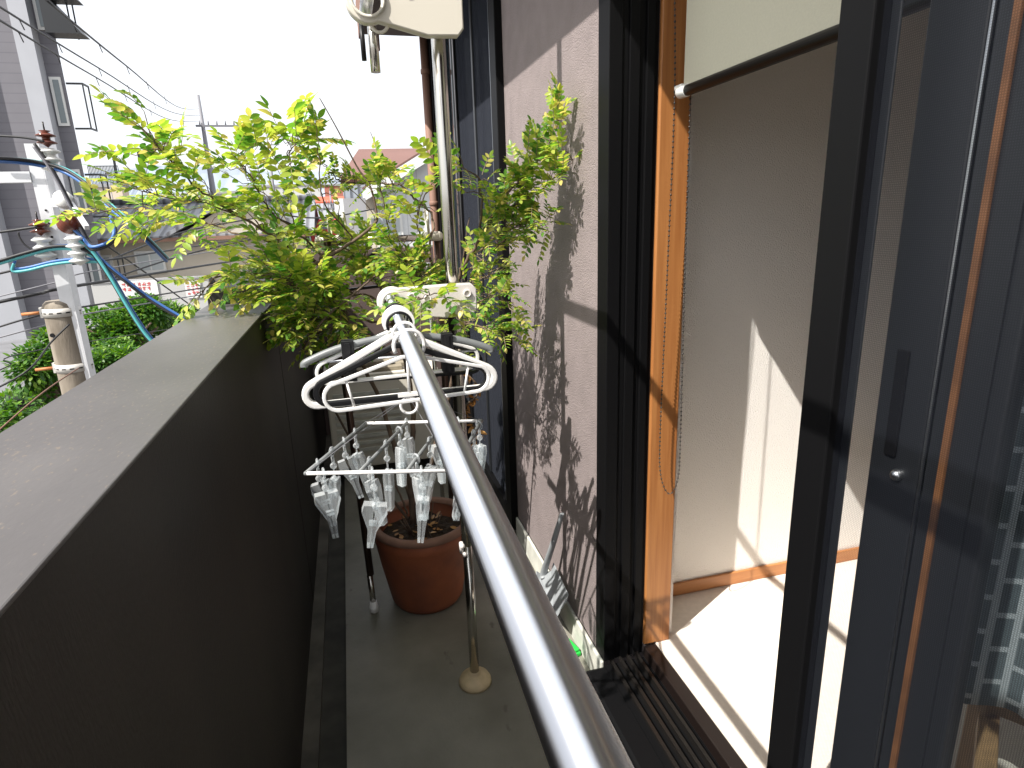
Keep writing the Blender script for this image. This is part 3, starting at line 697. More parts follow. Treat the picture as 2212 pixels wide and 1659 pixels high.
# ------------------------------------------------------------------ dustpan and green scrubber
D0 = atx(1195, 1330, .585); 
dpn = thing('dustpan', 'grey plastic dustpan leaning upright against the wall', 'dustpan', (.60, 1.76, FL))
def P3(u, v, x): return atx(u, v, x)
hb = P3(1176, 1232, .595); ht = P3(1214, 1110, .632); mid = P3(1196, 1170, .612)
b = B(); b.tube(smooth_path([hb+Vector((0, 0, -.03)), hb, mid, ht], 5), [.019, .018, .0175, .0165, .016, .0155, .015, .0145, .014, .0135, .013, .0125, .012, .011, .010, .009][:16], 10, sx=.62); b.build('handle', 'dustpan_grey', dpn)
b = B(); b.tube([mid+Vector((-.004, -.012, .01)), mid+Vector((-.012, -.035, .022))], .004, 8); b.build('clip', 'dustpan_grey', dpn)
sc0 = P3(1180, 1262, .59); 
b = B(); v0 = P3(1166, 1240, .585); v1 = P3(1190, 1236, .615); v2 = P3(1222, 1302, .60); v3 = P3(1198, 1342, .565); v4 = P3(1160, 1300, .555)
b.prism([v0, v1, v2, v3, v4], (.004, .003, .004)); b.build('pan', 'dustpan_grey', dpn, .002)
b = B(); up_ = Vector((-.03, .0, .03))
b.prism([v0, v0+up_*.5, v4+up_*.3, v4], (.003, 0, .002)); b.prism([v1, v1+Vector((.012, .01, .03)), v2+Vector((.012, .01, .02)), v2], (.003, 0, .002)); b.build('side_wall', 'dustpan_grey', dpn, .001)
gs = thing('clothes_pin', 'bright green plastic clip lying at the foot of the wall', 'clip', tuple(atz(1234, 1398, FL+.01)))
c = atz(1234, 1398, FL+.012); Mg = Matrix.Translation(c) @ Matrix.Rotation(R_(14), 4, 'Z')
B().box(-.013, .013, -.042, .042, -.011, .004, Mg).build('lower_jaw', 'green_plastic', gs, .004)
B().box(-.011, .011, -.036, .040, .005, .014, Mg).build('upper_jaw', 'green_plastic', gs, .004)

# ------------------------------------------------------------------ potted plant
PC = Vector((.183, 2.16, FL))
pl = thing('potted_shrub', 'leafy shrub with yellow green feathery leaves in a round terracotta pot', 'potted plant', PC)
b = B(); b.lathe([(0, .0), (.128, .0), (.140, .02), (.168, .17), (.182, .262), (.184, .27), (.187, .28), (.187, .318), (.178, .325), (.168, .318), (.164, .24), (0, .24)], PC+Vector((0, 0, .004)), 56); b.build('pot', 'terracotta', pl)
B().lathe([(.160, .322), (.164, .336), (.180, .340), (.192, .334), (.193, .318), (.186, .312)], PC+Vector((0, 0, .004)), 56).build('pot_rim', 'terracotta_rim', pl)
b = B(); rr = random.Random(3); ns = 40
vs = [PC+Vector((0, 0, .285))]; fs = []
for k in range(1, 8):
    for j in range(ns):
        a = 2*math.pi*j/ns; q = .165*k/7; vs.append(PC+Vector((q*math.cos(a), q*math.sin(a), .275+rr.uniform(-.008, .010)+.02*(1-k/7))))
for j in range(ns): fs.append((0, 1+j, 1+(j+1) % ns))
for k in range(6):
    for j in range(ns): fs.append((1+k*ns+j, 1+(k+1)*ns+j, 1+(k+1)*ns+(j+1) % ns, 1+k*ns+(j+1) % ns))
b.add(vs, fs); b.build('soil', 'soil', pl)
b = B()
def leaflet(b, base, d, nrm, L, w, droop=.15, cup=.0):
    d = d.normalized(); s_ = d.cross(nrm).normalized(); nn = s_.cross(d).normalized()
    ts = ((0, .12), (.22, .8), (.5, 1.0), (.78, .66), (1.0, .04)); vs = []
    for t, q in ts:
        c = base + d*(L*t) - nn*(L*droop*t*t)
        vs += [c + s_*(w*q*.5) + nn*(cup*w*q), c, c - s_*(w*q*.5) + nn*(cup*w*q)]
    fs = []
    for i in range(4):
        for j in range(2): fs.append((i*3+j, i*3+j+1, (i+1)*3+j+1, (i+1)*3+j))
    b.add(vs, fs, True)
rl = random.Random(21)
def spray(lb, sb, p, d, L, npair, ll, upb=.8):
    # one pinnate leaf: curved stalk with pairs of leaflets
    d = d.normalized(); side = d.cross(Vector((rl.uniform(-.5, .5), rl.uniform(-.5, .5), 1)))
    if side.length < .05: side = d.orthogonal()
    side.normalize(); nn = side.cross(d).normalized()
    if nn.z < 0: nn = -nn
    dr_ = rl.uniform(.05, .45); pts = [p + d*(L*t) - Vector((0, 0, 1))*(L*dr_*t*t) for t in (0, .25, .5, .75, 1)]
    sb.tube(pts, [.0012, .001, .0009, .0008, .0005], 4, cap=False)
    fold = rl.uniform(-.25, .35); sw = rl.uniform(.3, .7)
    for i in range(npair):
        t = .14+.78*i/max(1, npair-1); c = p + d*(L*t) - Vector((0, 0, 1))*(L*dr_*t*t); sc_ = ll*(.72+.4*math.sin(math.pi*(t*.75+.12)))*rl.uniform(.9, 1.08)
        dl = (d - Vector((0, 0, 1))*2*dr_*t).normalized()
        for s in (-1, 1):
            if rl.random() < .05: continue
            dd = (side*s + dl*(sw+rl.uniform(-.12, .12)) + nn*(fold+rl.uniform(-.14, .14)))
            leaflet(lb, c, dd, (nn+side*s*-fold+Vector((rl.uniform(-.2, .2), rl.uniform(-.2, .2), 0))), sc_, sc_*rl.uniform(.46, .56), rl.uniform(.02, .3), rl.uniform(.05, .18))
    leaflet(lb, pts[-1], pts[-1]-pts[-2], nn, ll*1.1, ll*.52, .1, .1)
stem = B(); leafb = B(); stalk = B(); deadb = B()
def Pt(u, v, y): return aty(u, v, y)
base = PC+Vector((0, 0, .28))
limbs = [  # (points as (u, v, y), start radius, end radius)
 ([(892, 1130, 2.16), (885, 1000, 2.15), (893, 900, 2.16), (880, 800, 2.2), (850, 700, 2.2)], .0105, .008),
 ([(905, 1130, 2.18), (850, 960, 2.22), (820, 860, 2.25), (770, 760, 2.25), (735, 640, 2.25)], .0095, .006),
 ([(912, 1130, 2.14), (940, 960, 2.1), (975, 830, 2.05), (985, 700, 2.0), (985, 620, 2.0)], .0085, .006),
 ([(880, 1120, 2.2), (790, 1000, 2.3), (715, 870, 2.35)], .006, .004),
 ([(880, 1110, 2.12), (860, 1060, 2.1), (845, 1030, 2.1)], .004, .003),
]
br = [  # branches with foliage: pts, r0, r1, sprays, spread, leaf size
 ([(735, 640, 2.25), (690, 575, 2.2), (620, 530, 2.1), (540, 480, 2.05), (440, 415, 2.0), (375, 355, 1.95), (318, 288, 1.9)], .006, .0015, 48, .085, .033),
 ([(735, 640, 2.25), (700, 560, 2.3), (640, 500, 2.25), (580, 450, 2.15), (540, 380, 2.1), (500, 330, 2.05)], .005, .0014, 42, .085, .033),
 ([(600, 525, 2.1), (500, 500, 2.15), (400, 470, 2.2), (290, 450, 2.2), (195, 462, 2.2)], .0035, .0012, 36, .065, .034),
 ([(540, 480, 2.05), (450, 440, 2.0), (380, 430, 1.95), (300, 410, 1.95)], .003, .001, 22, .06, .032),
 ([(735, 620, 2.25), (660, 590, 2.2), (560, 590, 2.1), (470, 600, 2.0), (430, 640, 1.98)], .005, .0015, 34, .07, .036),
 ([(640, 500, 2.25), (620, 420, 2.2), (618, 340, 2.15), (640, 310, 2.1)], .003, .0012, 26, .06, .040),
 ([(770, 640, 2.2), (690, 560, 2.1), (760, 520, 2.1), (700, 440, 2.05), (690, 350, 2.0), (684, 262, 2.0)], .004, .0012, 11, .05, .022),
 ([(850, 700, 2.2), (800, 640, 2.15), (700, 640, 2.1), (620, 610, 2.0), (590, 590, 2.0)], .005, .0015, 60, .09, .030),
 ([(850, 700, 2.2), (760, 690, 2.1), (690, 690, 2.05), (620, 690, 2.0)], .005, .0015, 46, .07, .028),
 ([(850, 700, 2.2), (820, 620, 2.2), (780, 560, 2.25), (720, 520, 2.3)], .005, .0015, 40, .09, .028),
 ([(850, 700, 2.2), (880, 640, 2.1), (900, 590, 2.05), (860, 550, 2.0)], .005, .0015, 40, .08, .028),
 ([(985, 640, 2.0), (930, 560, 2.1), (935, 470, 2.2), (888, 422, 2.2), (855, 398, 2.2), (800, 396, 2.2), (734, 392, 2.15), (704, 354, 2.1)], .005, .0016, 30, .04, .020),
 ([(930, 560, 2.1), (900, 480, 2.0), (930, 400, 1.95), (950, 350, 1.95)], .003, .001, 4, .04, .036),
 ([(870, 560, 2.1), (845, 520, 2.05), (830, 440, 2.0), (815, 350, 2.0)], .003, .001, 12, .045, .026),
 ([(985, 620, 2.0), (1000, 575, 1.95), (1035, 520, 1.9), (1075, 450, 1.85), (1110, 400, 1.8), (1160, 350, 1.76), (1195, 290, 1.74), (1210, 240, 1.73)], .006, .0014, 44, .045, .022),
 ([(1035, 520, 1.9), (1060, 470, 1.85), (1120, 440, 1.8), (1180, 400, 1.75), (1240, 345, 1.70)], .004, .0012, 27, .05, .022),
 ([(1000, 575, 1.95), (1060, 520, 1.88), (1120, 490, 1.82), (1180, 480, 1.78)], .004, .0012, 27, .05, .022),
 ([(1035, 520, 1.9), (1040, 430, 1.85), (1030, 380, 1.82), (990, 360, 1.80)], .004, .0012, 7, .045, .022),
 ([(1000, 590, 1.95), (1040, 560, 1.9), (1090, 520, 1.85)], .004, .0012, 13, .05, .022),
 ([(985, 700, 2.0), (1020, 660, 1.9), (1070, 640, 1.85), (1100, 655, 1.82)], .004, .0012, 11, .05, .022),
 ([(985, 700, 2.0), (1010, 700, 1.9), (1060, 715, 1.85), (1120, 735, 1.82)], .004, .0012, 17, .04, .020),
 ([(985, 660, 2.0), (1000, 620, 1.95), (1040, 600, 1.9), (1070, 590, 1.88)], .004, .0012, 13, .05, .022),
 ([(985, 700, 2.0), (960, 720, 1.95), (940, 740, 1.9), (1000, 745, 1.85)], .004, .0012, 9, .04, .022),
 ([(985, 680, 1.9), (975, 650, 1.65), (945, 632, 1.56), (900, 650, 1.52)], .0025, .001, 8, .05, .030),
 ([(735, 700, 2.2), (680, 720, 2.1), (640, 710, 2.0)], .004, .0012, 18, .05, .028),
]
for pts, r0, r1 in limbs:
    sp = smooth_path([Pt(*p) for p in pts], 6); n = len(sp)
    sp = [p + Vector((rl.uniform(-1, 1), rl.uniform(-1, 1), 0))*.003 for p in sp]
    stem.tube(sp, [r0+(r1-r0)*i/(n-1) for i in range(n)], 9)
core = Pt(850, 720, 2.2)
for bi, (pts, r0, r1, ns, spd, ll) in enumerate(br):
    ll *= .9
    sp = smooth_path([Pt(*p) for p in pts], 7); n = len(sp); sp = [p + Vector((rl.uniform(-1, 1), rl.uniform(-1, 1), rl.uniform(-1, 1)))*.004 for p in sp]
    stem.tube(sp, [r0+(r1-r0)*i/(n-1) for i in range(n)], 7)
    for k in range(int(ns*(.84 if bi < 7 else 1.75))):
        t = rl.uniform(.22, 1)**.8; i = min(n-2, int(t*(n-1))); p = sp[i].lerp(sp[i+1], rl.random()); ax_ = (sp[i+1]-sp[i]).normalized()
        rd = Vector((rl.gauss(0, 1), rl.gauss(0, 1), rl.gauss(0, .8)+.25)).normalized()
        tip = p + rd*spd*rl.uniform(.1, 1.0)
        if tip.x > WX-.05: tip.x = WX-.05
        if (tip-p).length > .02: stem.tube([p, p.lerp(tip, .5)+Vector((0, 0, .006)), tip], [.0016, .0013, .001], 4, cap=False)
        dd = (ax_*.8 + rd*.9 + Vector((0, -.15, .15)))
        if tip.x > WX-.14: dd.x = -abs(dd.x)*.3
        spray(leafb, stalk, tip, dd, rl.uniform(3.0, 4.2)*ll, rl.choice((4, 5, 6, 6)), ll*rl.uniform(.85, 1.15))
    spray(leafb, stalk, sp[-1], sp[-1]-sp[-3], 3*ll, 5, ll)
# long bare twigs
for pts, r0, r1 in [
 ([(640, 590, 2.15), (700, 560, 2.1), (770, 516, 2.05), (808, 484, 2.0), (814, 464, 2.0), (800, 404, 2.0), (770, 358, 2.0), (728, 278, 1.98), (690, 211, 1.97)], .0065, .0012),
 ([(655, 755, 2.0), (700, 690, 2.0), (770, 630, 2.02), (850, 560, 2.05), (880, 510, 2.08)], .0045, .0018),
 ([(850, 400, 2.15), (830, 360, 2.1), (808, 305, 2.1), (800, 285, 2.1)], .0022, .0008),
 ([(810, 480, 2.1), (805, 460, 2.1), (770, 420, 2.1), (735, 395, 2.15)], .002, .001),
 ([(980, 640, 2.0), (1000, 560, 1.98), (1010, 490, 1.95), (1015, 470, 1.95)], .003, .0012)]:
    sp = smooth_path([Pt(*p) for p in pts], 7); n = len(sp); stem.tube(sp, [r0+(r1-r0)*i/(n-1) for i in range(n)], 7)
for k in range(26):
    a = rl.uniform(0, 6.28); q = rl.uniform(.03, .14); p = PC+Vector((q*math.cos(a), q*math.sin(a), .295))
    leaflet(deadb, p, Vector((rl.uniform(-1, 1), rl.uniform(-1, 1), .2)), Vector((rl.uniform(-.4, .4), rl.uniform(-.4, .4), 1)), .03, .014, .1)
for k in range(9):
    a = rl.uniform(0, 6.28); stem.tube([PC+Vector((.05*math.cos(a), .05*math.sin(a), .28)), PC+Vector((.09*math.cos(a), .09*math.sin(a), .28+rl.uniform(.05, .13)))], [.003, .0018], 5)
stem.build('stem', 'bark', pl); stalk.build('leaf_stalks', 'bark_pale', pl); leafb.build('foliage', 'leaf', pl); deadb.build('fallen_leaves', 'dead_leaf', pl)
# dried vine hanging by the far door
vn = B(); rv = random.Random(5); vl = B()
p0 = Vector((.42, 2.28, -.60)); pts = [p0 + Vector((.03*math.sin(i*.9), .02*math.cos(i*1.3), -.028*i)) for i in range(13)]
vn.tube(smooth_path(pts, 3), .004, 6)
dv = thing('dried_vine', 'dried orange brown vine hanging beside the far balcony door', 'plant', p0)
for i in range(46):
    q = rv.choice(pts); leaflet(vl, q, Vector((rv.uniform(-1, 1), rv.uniform(-1, 1), rv.uniform(-1, .4))), Vector((rv.uniform(-1, 1), rv.uniform(-1, 1), 1)), .035, .016, .3)
vn.build('stem', 'bark', dv); vl.build('leaves', 'dead_leaf', dv)
B().tube([p0, Vector((.42, 2.28, 1.12))], .0008, 4).build('string', 'cable_grey', dv)

# ------------------------------------------------------------------ utility pole, insulators and cables
UY = 4.1
def U(u, v, y=UY): return aty(u, v, y)
ptop = U(128, 648); rpole = .088
up = thing('utility_pole', 'round concrete utility pole with steel bands and a galvanised steel arm', 'utility pole', (ptop.x, UY, GZ))
b = B(); b.lathe([(0, 0), (rpole*.75, -.002), (rpole*.95, -.02), (rpole, -.045), (rpole*1.02, -.25), (rpole*1.25, GZ-ptop.z)], (ptop.x, UY, ptop.z), 36); b.build('shaft', 'pole_concrete', up)
for v in (672, 792):
    zz = U(130, v).z
    bd = B(); bd.lathe([(rpole*1.0, -.026), (rpole*1.07, -.026), (rpole*1.07, .022), (rpole*1.0, .022)], (ptop.x, UY, zz), 36); bd = bd.build('steel_band', 'galv_band', up)
    sl = B()
    for k in range(14):
        a = 2*math.pi*k/14; Mx = Matrix.Translation((ptop.x, UY, zz-.002)) @ Matrix.Rotation(a, 4, 'Z'); sl.box(rpole*1.068, rpole*1.078, -.011, .011, -.004, .003, Mx)
    s_ = sl.build('slot', 'black_plastic', None); s_.parent = bd
    for q in s_.data.vertices: q.co = Vector(q.co) - Vector(up.location)
    B().tube([(ptop.x-rpole*1.05, UY-.02, zz), (ptop.x-rpole*1.05-.10, UY-.02, zz-.004)], .009, 8).build('bolt', 'rust_bolt', up)
    B().box(ptop.x-rpole*1.14, ptop.x-rpole*1.0, UY-.03, UY-.005, zz-.03, zz+.03).build('band_lug', 'galv_band', up)
B().tube([U(127, 719)+Vector((0, -rpole*1.02, 0)), U(127, 719)+Vector((0, -rpole*.9, 0))], .012, 10).build('bolt_hole', 'black_plastic', up)
# steel column
ctop = U(72, 312, UY-.02); 
cx_ = ctop.x; cz1 = ctop.z; colx = U(153, 650, UY-.02).x
b = B()
cx0 = colx-.028
b.box(cx0-.012, cx0+.05, UY-.06, UY-.054, GZ+2.9, cz1); b.box(cx0+.0505, cx0+.0565, UY-.06, UY+.03, GZ+2.9, cz1); b.box(cx0-.012, cx0-.006, UY-.0535, UY+.03, GZ+2.9, cz1)
b.build('steel_column', 'galv', up)
hb_ = B()
for v in (455, 483, 512, 560): p = U(100, v); hb_.tube([(cx0+.022, UY-.0605, p.z), (cx0+.022, UY-.064, p.z)], .006, 8)
hb_.build('bolt_hole', 'black_plastic', up)
za = U(70, 384).z
box('cross_arm', 'galv', up, cx0-1.6, cx0-.013, UY-.07, UY-.01, za-.028, za+.028)
zb = U(120, 437).z
box('spool_bracket', 'galv', up, cx0+.057, cx0+.18, UY-.06, UY-.03, zb-.028, zb+.022)
beam('brace', U(152, 437, UY-.06), U(188, 492, UY-.35), .012, 'galv', up)
for i, (u, v, dy) in enumerate(((100, 300, 0), (85, 492, 0))):
    root = thing('pin_insulator', ('porcelain insulator with brown top at the head of the steel arm', 'porcelain insulator with brown top on the left of the steel arm')[i], 'insulator', U(u, v, UY-.1), 'porcelain insulators on the utility pole')
    c = U(u, v, UY-.1)
    prof = [(0, .045), (.028, .040), (.012, .030)]
    for k in range(2): z0 = .03-.036*k; prof += [(.020, z0), (.047, z0-.012), (.046, z0-.017), (.020, z0-.022)]
    prof += [(0, -.045)]
    B().lathe(prof, c, 24).build('brown_cap', 'porcelain_brown', root)
    prof = [(0, -.046)]
    for k in range(3): z0 = -.048-.042*k; prof += [(.030, z0), (.052, z0-.014), (.050, z0-.020), (.026, z0-.030)]
    prof += [(0, -.18)]
    B().lathe(prof, c, 24).build('white_bell', 'porcelain_white', root)
    B().tube([c+Vector((0, 0, .04)), c+Vector((0, 0, .085))], .004, 6).build('pin', 'track_metal', root)
root = thing('strain_insulator', 'tilted brown disc insulator on the right of the steel arm above white bells', 'insulator', U(150, 482, UY-.15), 'porcelain insulators on the utility pole')
c = U(150, 480, UY-.15); Mt = Matrix.Rotation(R_(60), 4, 'X') @ Matrix.Rotation(R_(35), 4, 'Y')
prof = [(0, .05)]
for k in range(4): z0 = .045-.025*k; prof += [(.018, z0), (.052, z0-.008), (.050, z0-.013), (.018, z0-.018)]
prof += [(0, -.06)]
B().lathe(prof, c, 26, Mt).build('brown_disc', 'porcelain_brown', root)
c2 = c+Vector((.01, 0, -.07)); prof = [(0, 0)]
for k in range(4): z0 = -.002-.040*k; prof += [(.028, z0), (.052, z0-.013), (.050, z0-.019), (.026, z0-.028)]
prof += [(0, -.165)]
B().lathe(prof, c2, 24).build('white_bell', 'porcelain_white', root)
root = thing('spool_insulator', 'white spool insulator on the short bracket of the steel arm', 'insulator', U(140, 432, UY-.05), 'porcelain insulators on the utility pole')
B().lathe([(0, .03), (.045, .026), (.048, .012), (.03, 0), (.048, -.012), (.045, -.026), (0, -.03)], U(138, 432, UY-.06), 24, Matrix.Rotation(R_(70), 4, 'X')).build('spool', 'porcelain_white', root)

CG = 'overhead cables round the utility pole'
def cable(name, label, m, pts, r=.009, strands=1, sep=.012, sag=0):
    o = thing(name, label, 'cable', Vector(pts[0]) if not isinstance(pts[0], tuple) else Vector(pts[0]), CG)
    for s in range(strands):
        off = Vector((0, 0, 0)) if strands == 1 else Vector((.3*sep*math.cos(s*2.4), sep*math.sin(s*2.1+1), sep*math.cos(s*2.1+1)))
        b = B(); b.tube(smooth_path([Vector(p)+off for p in pts], 8), r, 6); b.build('strand', m if isinstance(m, str) else m[s % len(m)], o)
    return o
y0 = UY-.15
cable('cable_bundle', 'blue and teal cable bundle sweeping over the steel arm', ('cable_teal', 'cable_blue', 'cable_black', 'cable_teal'), [U(-60, 342, y0-.3), U(20, 345, y0-.1), U(80, 352, y0), U(140, 368, y0), U(190, 400, y0-.1), U(215, 425, y0-.1), U(300, 500, y0-.3), U(360, 560, y0)], .0085, 4, .011)
cable('cable_bundle', 'blue cables drooping left of the steel arm under the insulators', ('cable_blue', 'cable_teal', 'cable_black'), [U(-60, 580, y0), U(0, 565, y0), U(50, 550, y0), U(110, 535, y0), U(160, 535, y0), U(205, 552, y0)], .008, 3, .010)
cable('cable_bundle', 'blue cables bent in a loop at the left of the steel arm', ('cable_blue', 'cable_teal'), [U(30, 565, y0), U(28, 582, y0), U(60, 580, y0), U(110, 568, y0), U(160, 562, y0), U(215, 562, y0)], .008, 2, .010)
cable('cable_bundle', 'thick blue and black bundle falling from the insulators behind the parapet', ('cable_blue', 'cable_black', 'cable_teal', 'cable_black'), [U(172, 520, y0), U(205, 550, y0), U(240, 600, y0), U(275, 660, y0), U(310, 715, y0), U(335, 745, y0)], .010, 4, .012)
cable('cable_bundle', 'thin blue line running down right towards the parapet', ('cable_blue', 'cable_black'), [U(215, 560, y0), U(270, 605, y0), U(330, 650, y0), U(400, 692, y0)], .008, 2, .008)
cable('cable_bundle', 'dark cable crossing the steel arm diagonally from its top', ('cable_black', 'cable_grey'), [U(72, 312, y0), U(110, 365, y0), U(145, 430, y0), U(178, 500, y0), U(205, 550, y0)], .008, 2, .008)
cable('cable_bundle', 'dark tangle of cables right of the tilted insulator', ('cable_black', 'cable_black', 'cable_blue'), [U(152, 488, y0), U(180, 515, y0), U(200, 535, y0-.1), U(235, 525, y0-.1), U(248, 505, y0-.1), U(240, 470, y0)], .009, 3, .010)
cable('cable', 'black wire ending at the top insulator', 'cable_black', [U(-80, 290, y0), U(40, 296, y0), U(95, 305, y0)], .006)
cable('cable', 'black wire ending at the left insulator', 'cable_black', [U(-60, 508, y0), U(10, 500, y0), U(80, 490, y0)], .007)
cable('cable', 'short curled black wire beside the left insulator', 'cable_black', [U(40, 502, y0), U(42, 512, y0), U(55, 530, y0), U(80, 545, y0)], .005)
for i, (a, b_, c_, r, lab) in enumerate((((-60, 605), (100, 570), (240, 560), .007, 'uppermost thin line behind the column'), ((-60, 665), (80, 635), (210, 610), .011, 'thick twisted line passing under the loop'), ((-60, 655), (120, 610), (260, 575), .004, 'thin hanger wire above the twisted line'),
    ((-60, 725), (90, 680), (260, 650), .006, 'line passing beside the pole head'), ((-60, 745), (90, 705), (260, 665), .005, 'line just under the pole head'), ((-60, 825), (20, 790), (90, 755), .004, 'lowest thin wire on the left'))):
    cable('cable', lab, 'cable_grey' if i in (2, 4) else 'cable_black', [U(*a, UY+.5), U(*b_, UY+.6), U(*c_, UY+1.0), U(c_[0]+350, c_[1]-55, UY+6)], r)
for i, (a, b_, lab) in enumerate((((-40, -10), (440, 250), 'highest of the three thin wires across the sky'), ((-40, 20), (430, 262), 'middle one of the three thin wires across the sky'), ((100, 0), (430, 235), 'rightmost of the thin wires across the sky'))):
    A = U(*a, 7); Bq = U(*b_, 60); m_ = A.lerp(Bq, .3); o = cable('cable', lab, 'cable_black', [A, A.lerp(Bq, .1)+Vector((0, 0, -.15)), A.lerp(Bq, .4)+Vector((0, 0, -.5)), Bq], .012)
    b = B()
    for q in (.02, .05, .1, .16, .25): p = A.lerp(Bq, q); b.tube([p+Vector((0, 0, .0-q*1.4)), p+Vector((.03, 0, -.10-q*1.8))], .006, 5)
    b.build('spacer', 'cable_black', o)
cable('cable', 'bare wires dropping at the bottom left past the trees', ('cable_black'), [U(-30, 850, 3.6), U(60, 800, 3.6), U(110, 740, 3.9), U(150, 700, 4.0)], .005)
cable('cable', 'thin brown stay wire slanting in front of the lower trees', 'fascia_brown', [U(-20, 945, 3.0), U(90, 850, 3.4), U(170, 795, 3.9)], .004)
for i, (pts_, lab) in enumerate((([(240, 560), (400, 500), (560, 470)], 'wire crossing the tiled house wall'), ([(245, 600), (420, 545), (620, 500)], 'wire crossing under the tiled house window'), ([(230, 530), (330, 600), (440, 680)], 'wire falling in front of the beige house'), ([(560, 455), (700, 470), (860, 440)], 'wires over the distant roofs'))):
    cable('cable', lab, 'cable_black', [U(*p, 9+2*k) for k, p in enumerate(pts_)], .012)

# ------------------------------------------------------------------ apartment building on the left
AY = 25.2
def A3(u, v): return aty(u, v, AY)
xr_ = A3(150, 225).x
ap = thing('apartment_building', 'tall mauve grey apartment block with pale pilasters at the left', 'apartment building', (xr_-4, AY, GZ))
B().prism([(xr_-12, AY, GZ), (xr_, AY, GZ), (xr_-3.9, AY+11, GZ), (xr_-12, AY+11, GZ)], (0, 0, 15.6)).build('wall', 'apt_wall', ap)
x1 = A3(130, 300).x; x0 = A3(92, 300).x
b = B().box(x0, x1, AY-.45, AY-.001, GZ, 11.2); b.build('pilaster', 'apt_pilaster', ap)
x1b = A3(45, 620).x
B().box(x1b-1.3, x1b, AY-.45, AY-.001, GZ, A3(0, 350).z-.9 if False else 11.2).build('pilaster', 'apt_pilaster', ap)
for k in range(5):
    zc = A3(125, 220).z + (k-3)*2.88 + 2.88
    xa, xb = x1+.06, xr_-.10
    w_ = B(); w_.box(xa, xb, AY-.06, AY-.001, zc-.75, zc+.75); f_ = w_.build('window', 'win_frame_pale', ap)
    g_ = box('pane', 'glass_grey', None, 0, 1, 0, 1, 0, 1); bpy.data.objects.remove(g_)
    g_ = B().box(xa+.09, xb-.06, AY-.075, AY-.0605, zc-.66, zc+.66).build('pane', 'glass_grey', None); g_.parent = f_
    for q in g_.data.vertices: q.co = Vector(q.co) - Vector(ap.location)
    # guard rail on the side wall
    gd_ = B()
    for (ya, yb2) in ((AY+.05, AY+.6),):
        for zz in (zc-.85, zc+.55): gd_.box(xr_+.002, xr_+.50, ya, ya+.04, zz, zz+.06); gd_.box(xr_+.46, xr_+.50, ya+.041, yb2, zz, zz+.06)
        gd_.box(xr_+.46, xr_+.50, ya, ya+.04, zc-.789, zc+.549); gd_.box(xr_+.46, xr_+.50, yb2-.04, yb2, zc-.789, zc+.549)
    gd_.build('window_guard', 'dark_alu', ap)
for v in (12, 85): 
    z = A3(170, v).z; B().prism([(xr_-.02, AY-.7, z), (xr_+1.0, AY-.7, z-.0), (xr_-.02, AY-.7, z+1.3)], (0, .69, 0)).build('side_canopy', 'dark_alu', ap)

# porch roof at the lower left
pr = thing('porch_roof', 'flat grey porch roof with dark underside beside the trees', 'roof', tuple(aty(50, 830, 9)))
a = aty(87, 832, 9); z = a.z
b = B(); b.prism([(a.x-4, 9.2, z), (a.x-.35, 8.7, z), (a.x, 9.2, z), (a.x-.4, 13.2, z), (a.x-4, 13.2, z)], (0, 0, -.14)); b.build('slab', 'porch_slab', pr)
b = B(); b.box(a.x-4, a.x-.5, 9.6, 13, GZ, z-.141); b.build('wall', 'shadow_dark', pr)  # near-black block paints in the shade beneath the slab

# ------------------------------------------------------------------ tiled house
HY = 27.0
def H3(u, v, y=HY): return aty(u, v, y)
th = thing('tiled_house', 'beige house with grey tiled roof beyond the trees', 'house', tuple(H3(350, 600)))
hx0 = H3(150, 560).x; hx1 = H3(655, 560).x; ez = H3(350, 510).z
box('wall', 'house_wall', th, hx0, hx1, HY, HY+7, GZ, ez-.02)
hx2 = H3(420, 500).x
b = B(); rz = H3(300, 440, HY+3.5).z
b.prism([(hx0-.6, HY-.7, ez), (hx0-.6, HY+3.5, rz), (hx0-.6, HY+7.7, ez), (hx0-.6, HY+7.7, ez-.14), (hx0-.6, HY+3.5, rz-.14), (hx0-.6, HY-.7, ez-.14)], (hx1-hx0+1.2, 0, 0)); b.build('roof', 'tile_roof', th)
box('gutter', 'fascia_brown', th, hx0-.6, hx1+.6, HY-.78, HY-.705, ez-.2, ez-.06)
b = B(); gx = H3(520, 460).x; gz = H3(500, 432).z
b.prism([(gx-2.6, HY-.9, ez+.1), (gx, HY-.9, gz+.2), (gx+2.6, HY-.9, ez+.1), (gx+2.6, HY-.9, ez-.05), (gx, HY-.9, gz+.05), (gx-2.6, HY-.9, ez-.05)], (0, 5, 0)); b.build('gable_roof', 'tile_roof', th)
B().prism([(gx-2.3, HY-.6, ez-.04), (gx, HY-.6, gz), (gx+2.3, HY-.6, ez-.04)], (0, .3, 0)).build('gable_wall', 'house_wall', th)
b = B(); b.tube([(hx0-.6, HY+3.5, rz+.06), (hx1+.6, HY+3.5, rz+.06)], .14, 8); b.build('ridge', 'tile_roof', th)
for (u0, u1, v0, v1) in ((290, 362, 543, 588), (205, 250, 552, 592), (610, 650, 545, 600)):
    p = H3(u0, v0); q = H3(u1, v1)
    f_ = B().box(p.x, q.x, HY-.10, HY-.001, q.z, p.z).build('window', 'win_frame_pale', th)
    mid_ = (p.x+q.x)/2
    for (a0, a1) in ((p.x+.08, mid_-.03), (mid_+.03, q.x-.08)):
        g_ = B().box(a0, a1, HY-.112, HY-.1005, q.z+.12, p.z-.08).build('pane', 'glass_pale', None); g_.parent = f_
        for w_ in g_.data.vertices: w_.co = Vector(w_.co) - Vector(th.location)
sx_ = H3(540, 560).x; p = H3(545, 550); q = H3(590, 610)
B().box(p.x, q.x, HY-.06, HY-.001, q.z-.8, p.z).build('door', 'dark_alu', th)
